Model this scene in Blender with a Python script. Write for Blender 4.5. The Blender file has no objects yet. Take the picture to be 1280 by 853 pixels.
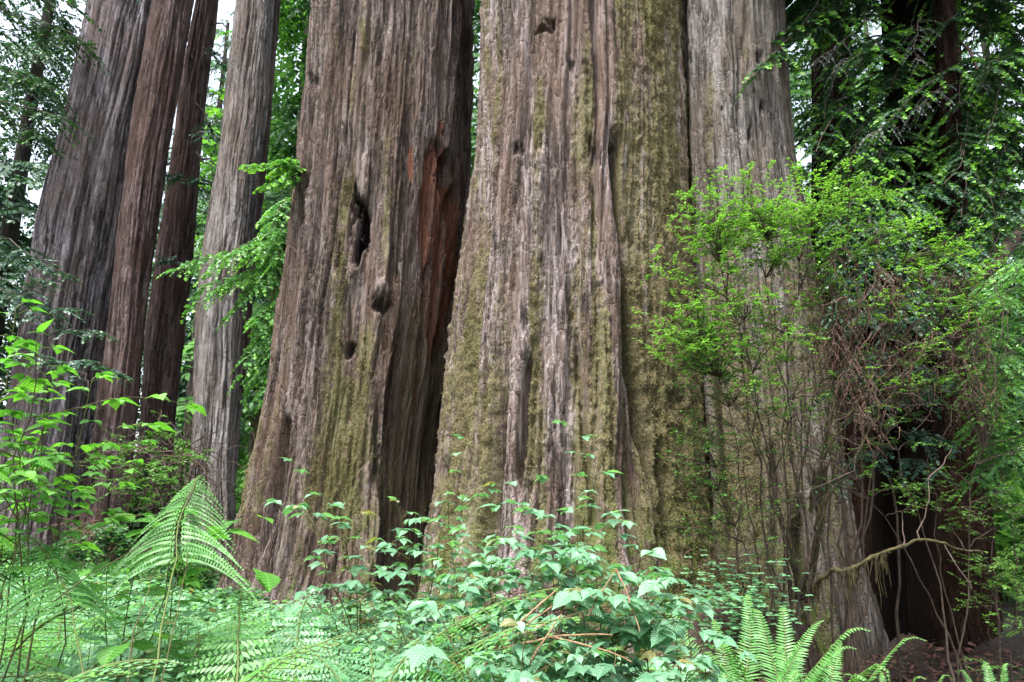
import bpy, math, time
import numpy as np
T0 = time.time()
R = math.radians
S = bpy.context.scene
COL = S.collection

# ------------------------------------------------------------------ camera maths
PITCH = R(12.5); F = 853.0; CAMZ = 1.6
cp, sp = math.cos(PITCH), math.sin(PITCH)
def P(px, py, Y):
    """world point on the vertical plane y=Y seen at photo pixel (1280x853)"""
    a = (np.asarray(px, float) - 640) / F; b = (426.5 - np.asarray(py, float)) / F
    dy = cp - sp * b; dz = sp + cp * b
    k = Y / dy
    return np.stack(np.broadcast_arrays(a * k, Y + 0 * k, CAMZ + dz * k), -1)
def proj(V):
    x, y, z = V[..., 0], V[..., 1], V[..., 2] - CAMZ
    d = np.maximum(y * cp + z * sp, .05); u = -y * sp + z * cp
    return 640 + F * x / d, 426.5 - F * u / d

# ------------------------------------------------------------------ numpy noise
_r = np.random.default_rng(7)
PERM = np.concatenate([_r.permutation(256)] * 3).astype(np.int32)
GRAD = _r.normal(size=(256, 3)).astype(np.float32); GRAD /= np.linalg.norm(GRAD, axis=1, keepdims=True)
def noise(x, y, z, seed=0):
    x = np.asarray(x, np.float32) + seed * 17.31; y = np.asarray(y, np.float32) + seed * 5.77; z = np.asarray(z, np.float32) + seed * 9.13
    x, y, z = np.broadcast_arrays(x, y, z)
    xi = np.floor(x).astype(np.int32); yi = np.floor(y).astype(np.int32); zi = np.floor(z).astype(np.int32)
    xf = x - xi; yf = y - yi; zf = z - zi
    xi &= 255; yi &= 255; zi &= 255
    u = xf * xf * (3 - 2 * xf); v = yf * yf * (3 - 2 * yf); w = zf * zf * (3 - 2 * zf)
    A = [PERM[xi], PERM[xi + 1]]
    out = 0
    for i in (0, 1):
        wu = u if i else 1 - u
        for j in (0, 1):
            B = PERM[A[i] + yi + j]; wv = wu * (v if j else 1 - v)
            for k in (0, 1):
                g = GRAD[PERM[B + zi + k]]
                d = g[..., 0] * (xf - i) + g[..., 1] * (yf - j) + g[..., 2] * (zf - k)
                out = out + d * wv * (w if k else 1 - w)
    return out * 1.6
def fbm(x, y, z, seed=0, o=3):
    s = 0; a = 1; f = 1; t = 0
    for i in range(o):
        s = s + a * noise(x * f, y * f, z * f, seed + i); t += a; a *= .5; f *= 2.03
    return s / t
def sstep(a, b, x):
    t = np.clip((x - a) / (b - a), 0, 1); return t * t * (3 - 2 * t)

def gz(x, y):
    """ground height"""
    x = np.asarray(x, float); y = np.asarray(y, float)
    z = .10 * noise(x * .35, y * .35, 0, 3) + .05 * noise(x * 1.1, y * 1.1, 0, 4)
    z = z - .45 * np.exp(-((x - 3.9) ** 2 / 2.2 + (y - 7.2) ** 2 / 5))
    z = z + sstep(10, 19, y) * .55 * sstep(0, -5, x)
    return z + sstep(22, 60, y) * .6

# ------------------------------------------------------------------ mesh building
def unit(v):
    return v / np.maximum(np.linalg.norm(v, axis=-1, keepdims=True), 1e-9)
def mesh_data(name, V, Q=None, T=None, mat=None, attrs=None, smooth=True):
    me = bpy.data.meshes.new(name)
    V = np.asarray(V, np.float32)
    parts = []; sizes = []
    if Q is not None and len(Q): parts.append(np.asarray(Q, np.int32).ravel()); sizes.append(np.full(len(Q), 4, np.int32))
    if T is not None and len(T): parts.append(np.asarray(T, np.int32).ravel()); sizes.append(np.full(len(T), 3, np.int32))
    L = np.concatenate(parts); sz = np.concatenate(sizes)
    me.vertices.add(len(V)); me.vertices.foreach_set('co', V.ravel())
    me.loops.add(len(L)); me.loops.foreach_set('vertex_index', L)
    st = np.zeros(len(sz), np.int32); st[1:] = np.cumsum(sz)[:-1]
    me.polygons.add(len(sz)); me.polygons.foreach_set('loop_start', st)
    if smooth: me.polygons.foreach_set('use_smooth', np.ones(len(sz), bool))
    for k, a in (attrs or {}).items():
        a = np.asarray(a, np.float32)
        if a.shape[1] == 4:
            at = me.attributes.new(k, 'FLOAT_COLOR', 'POINT'); at.data.foreach_set('color', a.ravel())
        else:
            at = me.attributes.new(k, 'FLOAT_VECTOR', 'POINT'); at.data.foreach_set('vector', a.ravel())
    me.update(calc_edges=True)
    if mat: me.materials.append(mat)
    return me
def obj(name, me, parent=None, loc=None, rot=None):
    o = bpy.data.objects.new(name, me); COL.objects.link(o)
    if parent is not None: o.parent = parent
    if loc is not None: o.location = loc
    if rot is not None: o.rotation_euler = rot
    return o
def tag(o, label=None, cat=None, group=None, kind=None):
    if label: o['label'] = label
    if cat: o['category'] = cat
    if group: o['group'] = group
    if kind: o['kind'] = kind
    return o
def thing(name, label, cat, loc=(0, 0, 0), rz=0, group=None):
    o = bpy.data.objects.new(name, None); COL.objects.link(o)
    o.empty_display_size = .2
    o.location = tuple(float(c) for c in loc); o.rotation_euler = (0, 0, rz)
    return tag(o, label, cat, group)

class Buf:
    """collects quads with the per-vertex vector (across, along, random)"""
    def __init__(s): s.V = []; s.Q = []; s.A = []; s.n = 0
    def add(s, V, Q, A=None):
        V = np.asarray(V, np.float32).reshape(-1, 3)
        if A is None: A = np.zeros((len(V), 3), np.float32)
        s.V.append(V); s.Q.append(np.asarray(Q, np.int32) + s.n); s.A.append(A); s.n += len(V)
    def inst(s, tmpl, pos, d, up, sc, rnd, wid=None):
        """many copies of a leaf template: y runs along d, z along up"""
        tv, tq = tmpl
        pos = np.asarray(pos, np.float32); M = len(pos)
        if M == 0: return
        d = unit(np.asarray(d, np.float32)); x = unit(np.cross(d, up)); n = np.cross(x, d)
        sc = np.broadcast_to(np.asarray(sc, np.float32), (M,)); wid = sc if wid is None else np.broadcast_to(np.asarray(wid, np.float32), (M,))
        V = (pos[:, None] + tv[None, :, 0, None] * (x * wid[:, None])[:, None]
             + tv[None, :, 1, None] * (d * sc[:, None])[:, None] + tv[None, :, 2, None] * (n * sc[:, None])[:, None])
        k = len(tv)
        Q = tq[None] + (np.arange(M) * k)[:, None, None]
        A = np.zeros((M, k, 3), np.float32)
        A[:, :, 0] = tv[None, :, 0]; A[:, :, 1] = tv[None, :, 1]; A[:, :, 2] = np.broadcast_to(np.asarray(rnd, np.float32), (M,))[:, None]
        s.add(V, Q.reshape(-1, 4), A.reshape(-1, 3))
    def tube(s, pts, rad, sides=5, rnd=.5):
        pts = np.asarray(pts, np.float32); n = len(pts)
        rad = np.broadcast_to(np.asarray(rad, np.float32), (n,))
        t = unit(np.gradient(pts, axis=0))
        ref = np.array([.31, .2, .93]) if abs(t[:, 2]).mean() < .8 else np.array([1, .1, 0])
        a = unit(np.cross(t, ref)); b = np.cross(t, a)
        th = np.arange(sides) * 2 * np.pi / sides
        V = pts[:, None] + rad[:, None, None] * (np.cos(th)[None, :, None] * a[:, None] + np.sin(th)[None, :, None] * b[:, None])
        i = np.arange(n - 1)[:, None] * sides; j = np.arange(sides)[None]; j2 = (j + 1) % sides
        Q = np.stack([i + j, i + j2, i + sides + j2, i + sides + j], -1).reshape(-1, 4)
        A = np.zeros((n, sides, 3), np.float32); A[:, :, 0] = (j / sides); A[:, :, 1] = np.linspace(0, 1, n)[:, None]; A[:, :, 2] = rnd
        s.add(V.reshape(-1, 3), Q, A.reshape(-1, 3))
    def arrays(s):
        return np.concatenate(s.V), np.concatenate(s.Q), np.concatenate(s.A)
    def data2(s, name, mat, other, mat2, off=None, smooth=True):
        V, Q, A = s.arrays(); V2, Q2, A2 = other.arrays(); nq = len(Q)
        V = np.concatenate([V, V2]); Q = np.concatenate([Q, Q2 + len(A)]); A = np.concatenate([A, A2])
        if off is not None: V = V - np.asarray(off, np.float32)
        me = mesh_data(name, V, Q, None, mat, {'lf': A}, smooth); me.materials.append(mat2)
        ix = np.zeros(len(Q), np.int32); ix[nq:] = 1; me.polygons.foreach_set('material_index', ix)
        return me
    def data(s, name, mat, off=None, smooth=True):
        V, Q, A = s.arrays()
        if off is not None: V = V - np.asarray(off, np.float32)
        return mesh_data(name, V, Q, None, mat, {'lf': A}, smooth)

def curve(p0, p1, n=12, sag=0.0, wig=0.0, rng=None, bow=None):
    t = np.linspace(0, 1, n)[:, None]
    p0 = np.asarray(p0, float); p1 = np.asarray(p1, float)
    p = p0 + (p1 - p0) * t
    L = np.linalg.norm(p1 - p0)
    p = p + np.array([0, 0, -1.0]) * (4 * t * (1 - t)) * sag * L
    if bow is not None: p = p + np.asarray(bow, float) * (4 * t * (1 - t))
    if wig and rng is not None:
        w = rng.normal(size=(n, 3)); w = np.cumsum(w, 0); w -= w[0] + (w[-1] - w[0]) * t
        p = p + w * wig * L / math.sqrt(n)
    return p

# ------------------------------------------------------------------ materials
class NT:
    def __init__(s, name):
        s.m = bpy.data.materials.new(name); s.m.use_nodes = True; s.t = s.m.node_tree; s.t.nodes.clear()
        s.out = s.t.nodes.new('ShaderNodeOutputMaterial')
    def n(s, typ, props=None, **ins):
        nd = s.t.nodes.new(typ)
        for k, v in (props or {}).items(): setattr(nd, k, v)
        for k, v in ins.items():
            k = int(k[1:]) if k[0] == 'i' and k[1:].isdigit() else k.replace('_', ' ')
            s.set(nd.inputs[k], v)
        return nd
    def set(s, sock, v):
        if isinstance(v, bpy.types.NodeSocket): s.t.links.new(v, sock)
        elif isinstance(v, (tuple, list)) and len(v) == 3 and sock.type == 'RGBA': sock.default_value = (*v, 1)
        else: sock.default_value = v
    def math(s, op, a, b=0.0, clamp=False):
        return s.n('ShaderNodeMath', {'operation': op, 'use_clamp': clamp}, i0=a, i1=b).outputs[0]
    def mix(s, f, a, b, blend='MIX'):
        nd = s.n('ShaderNodeMix', {'data_type': 'RGBA', 'blend_type': blend})
        s.set(nd.inputs[0], f); s.set(nd.inputs[6], a); s.set(nd.inputs[7], b); return nd.outputs[2]
    def ramp(s, f, stops):
        nd = s.n('ShaderNodeValToRGB', Fac=f); e = nd.color_ramp.elements
        while len(e) < len(stops): e.new(.5)
        for el, (p, c) in zip(e, stops): el.position = p; el.color = (*c, 1) if len(c) == 3 else c
        return nd.outputs[0]
    def rng(s, v, a, b, c=0.0, d=1.0):
        return s.n('ShaderNodeMapRange', {'interpolation_type': 'SMOOTHSTEP'}, i0=v, i1=a, i2=b, i3=c, i4=d).outputs[0]
    def noise(s, vec, sc, det=4, rough=.6, scale=1.0, dist=0.0):
        mp = s.n('ShaderNodeMapping', Vector=vec, Scale=sc)
        return s.n('ShaderNodeTexNoise', Vector=mp.outputs[0], Scale=scale, Detail=det, Roughness=rough, Distortion=dist).outputs[0]

def bark_mat(name, dark, mid, pale, fib=24, moss=(.130, .112, .054), mossg=(.105, .125, .038), bump=1.0, red=(.155, .064, .040), tan=(.105, .078, .052), zf=1.0, spec=.12, plate=13):
    N = NT(name)
    tc = N.n('ShaderNodeTexCoord').outputs['Object']
    at = N.n('ShaderNodeAttribute', {'attribute_name': 'mask'})
    sep = N.n('ShaderNodeSeparateColor', Color=at.outputs['Color'])
    mo, rd, tn = sep.outputs[0], sep.outputs[1], sep.outputs[2]; cav_shade = at.outputs['Alpha']
    nf = N.noise(tc, (fib, fib, 1.3 * zf), 6, .68, dist=.3)
    nf2 = N.noise(tc, (fib * 2.6, fib * 2.6, 4 * zf), 4, .6)
    np_ = N.noise(tc, (1.7, 1.7, .55), 4, .6)
    nm = N.noise(tc, (9, 9, 6), 5, .65)
    ns = N.noise(tc, (38, 38, 24), 4, .65)
    nf3 = N.noise(tc, (120, 120, 26), 4, .7)
    # torn plates: long cells with ragged edges
    wz = N.n('ShaderNodeTexNoise', Vector=tc, Scale=5.0, Detail=3.0, Roughness=.6)
    vv = N.n('ShaderNodeVectorMath', {'operation': 'MULTIPLY_ADD'}, i0=wz.outputs['Color'], i1=(.16, .16, .6), i2=tc)
    mpv = N.n('ShaderNodeMapping', Vector=vv.outputs[0], Scale=(plate, plate, plate * .16))
    vc = N.n('ShaderNodeTexVoronoi', {'feature': 'F1'}, Vector=mpv.outputs[0], Scale=1.0)
    ve = N.n('ShaderNodeTexVoronoi', {'feature': 'DISTANCE_TO_EDGE'}, Vector=mpv.outputs[0], Scale=1.0)
    edge = N.rng(ve.outputs['Distance'], .0, .10)
    cell = N.n('ShaderNodeSeparateColor', Color=vc.outputs['Color']).outputs[0]
    strip_ = N.noise(tc, (4.2, 4.2, .22), 3, .6)
    v = N.math('ADD', N.math('ADD', N.math('MULTIPLY', nf, .48), N.math('MULTIPLY', nf2, .30)), N.math('MULTIPLY', nf3, .24))
    v = N.math('ADD', v, N.math('MULTIPLY', N.math('SUBTRACT', cell, .5), .10))
    v = N.math('ADD', v, N.math('MULTIPLY', N.math('SUBTRACT', strip_, .5), .38))
    c = N.ramp(v, [(.40, dark), (.51, mid), (.61, pale)])
    v = v
    brown = tuple(m * k for m, k in zip(mid, (1.02, .86, .70)))
    c = N.mix(N.rng(np_, .40, .62), c, N.mix(.55, c, brown))
    # orange-brown flecks of freshly torn bark
    c = N.mix(N.math('MULTIPLY', N.rng(nm, .62, .72), .45), c, (.11, .062, .038))
    # bare smooth wood, then the rotten red heart
    tw = N.ramp(v, [(.36, tuple(k * .45 for k in tan)), (.52, tan), (.68, tuple(min(1, k * 1.5) for k in (tan[0], tan[1] * 1.05, tan[2] * 1.2)))])
    c = N.mix(N.rng(tn, .3, .7), c, tw)
    rw = N.ramp(v, [(.34, tuple(k * .4 for k in red)), (.5, red), (.66, (red[0] * 1.35, red[1] * 1.5, red[2] * 1.6))])
    c = N.mix(N.rng(N.math('ADD', rd, N.math('MULTIPLY', N.math('SUBTRACT', nf, .5), 1.2)), .15, .85), c, rw)
    # moss and lichen
    mf = N.math('ADD', mo, N.math('MULTIPLY', N.math('SUBTRACT', N.math('ADD', N.math('MULTIPLY', nm, .6), N.math('MULTIPLY', ns, .4)), .5), 1.6))
    blot = N.noise(tc, (3.3, 3.3, 1.5), 5, .7)
    mf = N.math('ADD', mf, N.math('MULTIPLY', N.math('SUBTRACT', blot, .5), 1.5))
    mf = N.math('MULTIPLY', N.rng(mf, .30, .80), .92)
    mc = N.ramp(N.math('ADD', N.math('MULTIPLY', ns, .6), N.math('MULTIPLY', nm, .4)), [(.32, tuple(k * .42 for k in moss)), (.5, moss), (.68, tuple(k * 1.55 for k in moss))])
    mc = N.mix(N.rng(np_, .5, .72), mc, N.mix(.65, mc, mossg))
    mc = N.mix(N.math('MULTIPLY', N.rng(blot, .52, .70), .6), mc, (moss[0] * 1.5, moss[1] * 1.55, moss[2] * 1.9))
    mc = N.mix(N.math('MULTIPLY', N.rng(nm, .56, .70), .6), mc, (moss[0] * .55, moss[1] * .42, moss[2] * .45))
    zh = N.n('ShaderNodeSeparateXYZ', Vector=tc).outputs[2]
    mc = N.mix(N.math('MULTIPLY', N.rng(zh, 1.9, .3), N.rng(nm, .40, .60)), mc, (.075, .125, .022))
    c = N.mix(mf, c, mc)
    c = N.mix(N.math('MULTIPLY', N.rng(cav_shade, .2, .8), .85), c, (.010, .008, .007))  # near-black tint by alpha mask, shade put into the colour of hollows
    h = N.math('ADD', N.math('ADD', N.math('MULTIPLY', nf, .8), N.math('MULTIPLY', nf2, .7)), N.math('MULTIPLY', nf3, .45))
    h = N.math('ADD', h, N.math('ADD', N.math('MULTIPLY', edge, .30), N.math('MULTIPLY', cell, .55)))
    hm = N.math('ADD', N.math('MULTIPLY', ns, 1.5), N.math('MULTIPLY', nm, 1.3))
    hh = N.n('ShaderNodeMix', {'data_type': 'FLOAT'}); N.set(hh.inputs[0], mf); N.set(hh.inputs[2], h); N.set(hh.inputs[3], hm)
    b = N.n('ShaderNodeBump', Strength=bump, Distance=.06, Height=hh.outputs[0])
    p = N.n('ShaderNodeBsdfPrincipled', Base_Color=c, Roughness=.88, Normal=b.outputs[0])
    p.inputs['Specular IOR Level'].default_value = spec
    N.t.links.new(p.outputs[0], N.out.inputs[0])
    return N.m

def leaf_mat(name, cols, trans=.32, rough=.42, spec=.5, tip=None, vein=0.0, tcol=1.35, old=False):
    """cols: three colours over the per-leaf random number; tip colour where random > 1"""
    N = NT(name)
    at = N.n('ShaderNodeAttribute', {'attribute_name': 'lf'})
    sx = N.n('ShaderNodeSeparateXYZ', Vector=at.outputs['Vector'])
    u, v, r = sx.outputs
    c = N.ramp(r, [(0, cols[0]), (.5, cols[1]), (1, cols[2])])
    if tip: c = N.mix(N.rng(r, 1.02, 1.6), c, tip)
    if old: c = N.mix(N.rng(r, .955, .985), c, (.22, .17, .045))
    tc = N.n('ShaderNodeTexCoord').outputs['Object']
    n = N.noise(tc, (14, 14, 14), 3)
    c = N.mix(N.rng(n, .35, .7), N.mix(.35, c, tuple(k * .55 for k in cols[0])), c)
    nrm = None
    if vein:
        au = N.math('ABSOLUTE', u)
        w = N.math('SINE', N.math('MULTIPLY', N.math('SUBTRACT', v, N.math('MULTIPLY', au, .7)), 52.0))
        vn = N.math('MAXIMUM', N.rng(w, .8, 1.0, 0, .55), N.rng(au, .0, .045, 1, 0))
        c = N.mix(N.math('MULTIPLY', vn, vein), c, tuple(min(1, k * 1.9 + .03) for k in cols[1]))
        nrm = N.n('ShaderNodeBump', Strength=.5, Distance=.006, Height=N.math('MULTIPLY', w, -1.0)).outputs[0]
    p = N.n('ShaderNodeBsdfPrincipled', Base_Color=c, Roughness=rough)
    p.inputs['Specular IOR Level'].default_value = spec
    t = N.n('ShaderNodeBsdfTranslucent', Color=N.mix(1.0, c, (tcol * 1.1, tcol * 1.25, tcol * .5), 'MULTIPLY'))
    if nrm is not None:
        N.set(p.inputs['Normal'], nrm); N.set(t.inputs['Normal'], nrm)
    mx = N.n('ShaderNodeMixShader', i0=trans, i1=p.outputs[0], i2=t.outputs[0])
    N.t.links.new(mx.outputs[0], N.out.inputs[0])
    return N.m

def plain_mat(name, c1, c2, scale=(30, 30, 8), rough=.8, bump=.4):
    N = NT(name)
    tc = N.n('ShaderNodeTexCoord').outputs['Object']
    n = N.noise(tc, scale, 4, .65)
    c = N.ramp(n, [(.34, c1), (.66, c2)])
    b = N.n('ShaderNodeBump', Strength=bump, Distance=.006, Height=n)
    p = N.n('ShaderNodeBsdfPrincipled', Base_Color=c, Roughness=rough, Normal=b.outputs[0])
    p.inputs['Specular IOR Level'].default_value = .3
    N.t.links.new(p.outputs[0], N.out.inputs[0])
    return N.m

M = {}
M['bark_l'] = bark_mat('weathered purple brown bark', (0.022, 0.016, 0.013), (0.108, 0.081, 0.069), (0.25, 0.208, 0.192), fib=20)
M['bark_c'] = bark_mat('lavender grey mossy bark', (0.024, 0.018, 0.015), (0.155, 0.121, 0.107), (0.37, 0.318, 0.312), fib=20)
M['bark_r'] = bark_mat('silver grey bark', (0.022, 0.019, 0.016), (0.125, 0.111, 0.099), (0.28, 0.256, 0.24), fib=22, moss=(.110, .093, .052))
M['bark_grey'] = bark_mat('fibrous grey bark', (0.022, 0.018, 0.018), (0.13, 0.114, 0.122), (0.32, 0.29, 0.312), fib=16)
M['bark_red'] = bark_mat('fibrous reddish bark', (0.014, 0.009, 0.008), (0.08, 0.055, 0.051), (0.19, 0.142, 0.138), fib=18)
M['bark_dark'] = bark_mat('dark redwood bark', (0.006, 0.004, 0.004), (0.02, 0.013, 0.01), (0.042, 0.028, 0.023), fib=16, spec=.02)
M['bark_shade'] = bark_mat('shade darkened wood', (.008, .005, .004), (.026, .016, .012), (.058, .038, .029), fib=16, spec=.02)  # darkness of the shadowed right side put into the bark colour
M['bark_pale'] = bark_mat('pale grey lichened bark', (.03, .026, .025), (.15, .135, .13), (.33, .31, .30), fib=16)
M['bark_far'] = bark_mat('far bark', (0.02, 0.017, 0.017), (0.055, 0.046, 0.044), (0.1, 0.085, 0.08), fib=9)
M['twig'] = plain_mat('brown twig bark', (0.025, 0.016, 0.011), (0.07, 0.05, 0.036))
M['deadtwig'] = plain_mat('dead pinkish twig', (0.045, 0.03, 0.024), (0.12, 0.085, 0.07))
M['orange'] = plain_mat('dry orange stick', (0.12, 0.065, 0.03), (0.27, 0.17, 0.1))
M['stem'] = plain_mat('green brown stem', (0.04, 0.035, 0.014), (0.09, 0.085, 0.03))
M['fstem'] = plain_mat('green frond stalk', (.05, .07, .02), (.10, .13, .035))
M['mossy'] = plain_mat('mossy branch bark', (0.016, 0.013, 0.006), (0.058, 0.050, 0.018), (14, 14, 14), .95, .9)
M['needle_red'] = plain_mat('rust coloured dead needles', (0.05, 0.022, 0.015), (0.13, 0.065, 0.05))
M['lichen'] = plain_mat('pale hanging lichen', (0.07, 0.075, 0.08), (0.18, 0.19, 0.2))
M['broad'] = leaf_mat('broad leaf', [(.080, .210, .110), (.140, .320, .180), (.225, .420, .255)], .36, .40, .8, vein=.30, old=True)  # base made paler to carry the sheen of the sky
M['broad_lime'] = leaf_mat('lime broad leaf', [(.06, .20, .03), (.10, .28, .04), (.16, .37, .06)], .42, .42, .45, vein=.30)  # yellower green of the lime-leaved shrubs
M['fern'] = leaf_mat('fern leaf', [(.095, .235, .115), (.150, .340, .170), (.220, .430, .220)], .42, .45, .7, old=True)
M['fern_lime'] = leaf_mat('bright fern leaf', [(.065, .20, .045), (.105, .28, .07), (.17, .38, .11)], .40, .45, .45)
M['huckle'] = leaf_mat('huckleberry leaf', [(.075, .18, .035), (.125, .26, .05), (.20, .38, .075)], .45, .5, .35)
M['huckle_dim'] = leaf_mat('shaded huckleberry leaf', [(.05, .13, .025), (.075, .18, .032), (.11, .25, .045)], .4, .5, .35)  # darker copy of the huckleberry leaf, shade put into its colour
M['conifer'] = leaf_mat('conifer needles', [(.018, .060, .026), (.028, .085, .034), (.045, .115, .040)], .22, .5, .35, tip=(.16, .38, .03))
M['conifer_teal'] = leaf_mat('blue green needles', [(.02, .055, .035), (.03, .085, .055), (.055, .125, .085)], .2, .42, .5, tip=(.09, .2, .08))
M['sapling'] = leaf_mat('fresh sapling needles', [(.05, .15, .045), (.085, .23, .06), (.13, .30, .08)], .35, .5, .4, tip=(.19, .42, .05))
M['brown_spray'] = leaf_mat('dead brown spray', [(.060, .036, .027), (.105, .066, .050), (.165, .110, .086)], .15, .8, .1)
M['grey_spray'] = leaf_mat('grey green hanging spray', [(.10, .125, .125), (.16, .19, .19), (.24, .27, .27)], .2, .6, .3)
M['moss_tuft'] = leaf_mat('dry moss tuft', [(.120, .103, .047), (.160, .138, .064), (.215, .190, .092)], .15, .9, .1)
M['moss_green'] = leaf_mat('green moss tuft', [(.08, .115, .022), (.11, .155, .03), (.15, .20, .045)], .15, .9, .1)
M['far1'] = leaf_mat('far foliage', [(.03, .09, .04), (.055, .145, .055), (.09, .21, .065)], .3, .6, .3, tip=(.12, .28, .04))  # lighter than near needles, distance haze put into the colour
M['far2'] = leaf_mat('far lit foliage', [(.05, .15, .035), (.085, .22, .05), (.13, .30, .06)], .42, .6, .3, tip=(.17, .38, .05))  # brighter copy of the far foliage, sunlight put into the leaf colour
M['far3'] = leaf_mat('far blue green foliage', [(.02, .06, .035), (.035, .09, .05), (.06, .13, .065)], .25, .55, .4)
M['litter'] = plain_mat('leaf litter', (0.015, 0.009, 0.006), (0.06, 0.035, 0.022), (20, 20, 20))

# ------------------------------------------------------------------ leaf templates
def strip_leaf(prof, rows=7, fold=.12, droop=.25, teeth=0.0):
    """three columns of vertices: left edge, midrib, right edge"""
    y = np.linspace(0, 1, rows); w = np.array([prof(t) for t in y])
    if teeth: w = w * (1 + teeth * np.where(np.arange(rows) % 2, 1, -1))
    V = np.zeros((rows, 3, 3), np.float32)
    z = -droop * y ** 2
    for c, s in enumerate((-1, 0, 1)):
        V[:, c, 0] = s * w; V[:, c, 1] = y - (abs(s) * w * .12); V[:, c, 2] = z + abs(s) * w * fold
    Q = []
    for i in range(rows - 1):
        for c in (0, 1):
            a = i * 3 + c; Q.append((a, a + 1, a + 4, a + 3))
    return V.reshape(-1, 3), np.array(Q, np.int32)
OVATE = strip_leaf(lambda t: .36 * (math.sin(math.pi * min(1, t * .92 + .05) ** .72)) ** .9 * (1 - t ** 6) + .002, 13, .14, .34, .08)
OVATE2 = strip_leaf(lambda t: .34 * (math.sin(math.pi * min(1, t * .94 + .04) ** .8)) * (1 - t ** 5) + .002, 9, -.10, .10, .06)
ELL = strip_leaf(lambda t: .27 * math.sin(math.pi * (t * .96 + .02)) + .001, 4, .25, .15)
LANCE = strip_leaf(lambda t: .075 * (1 - t) ** .5 * (1.0 if t > .03 else .5), 4, .3, .18)
def dia(w, k=.42, dz=0):
    return np.array([(0, 0, 0), (w, k, dz), (0, 1, -.06), (-w, k, dz)], np.float32), np.array([(0, 1, 2, 3)], np.int32)
PINNULE = dia(.26, .45, .03)
LOBED = strip_leaf(lambda t: .26 * (1 - .75 * t ** 1.5), 9, .15, .12, .38)
NEEDLE = dia(.16, .5, .0)
NEEDLE_W = dia(.27, .55, .02)
CLUMP = dia(.42, .5, .05)

# ------------------------------------------------------------------ trunks
def ext(z, zk, vk):
    """interpolate with straight-line extrapolation"""
    v = np.interp(z, zk, vk)
    s0 = (vk[1] - vk[0]) / (zk[1] - zk[0]); s1 = (vk[-1] - vk[-2]) / (zk[-1] - zk[-2])
    v = np.where(z < zk[0], vk[0] + s0 * (z - zk[0]), v)
    return np.where(z > zk[-1], vk[-1] + s1 * (z - zk[-1]), v)

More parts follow.
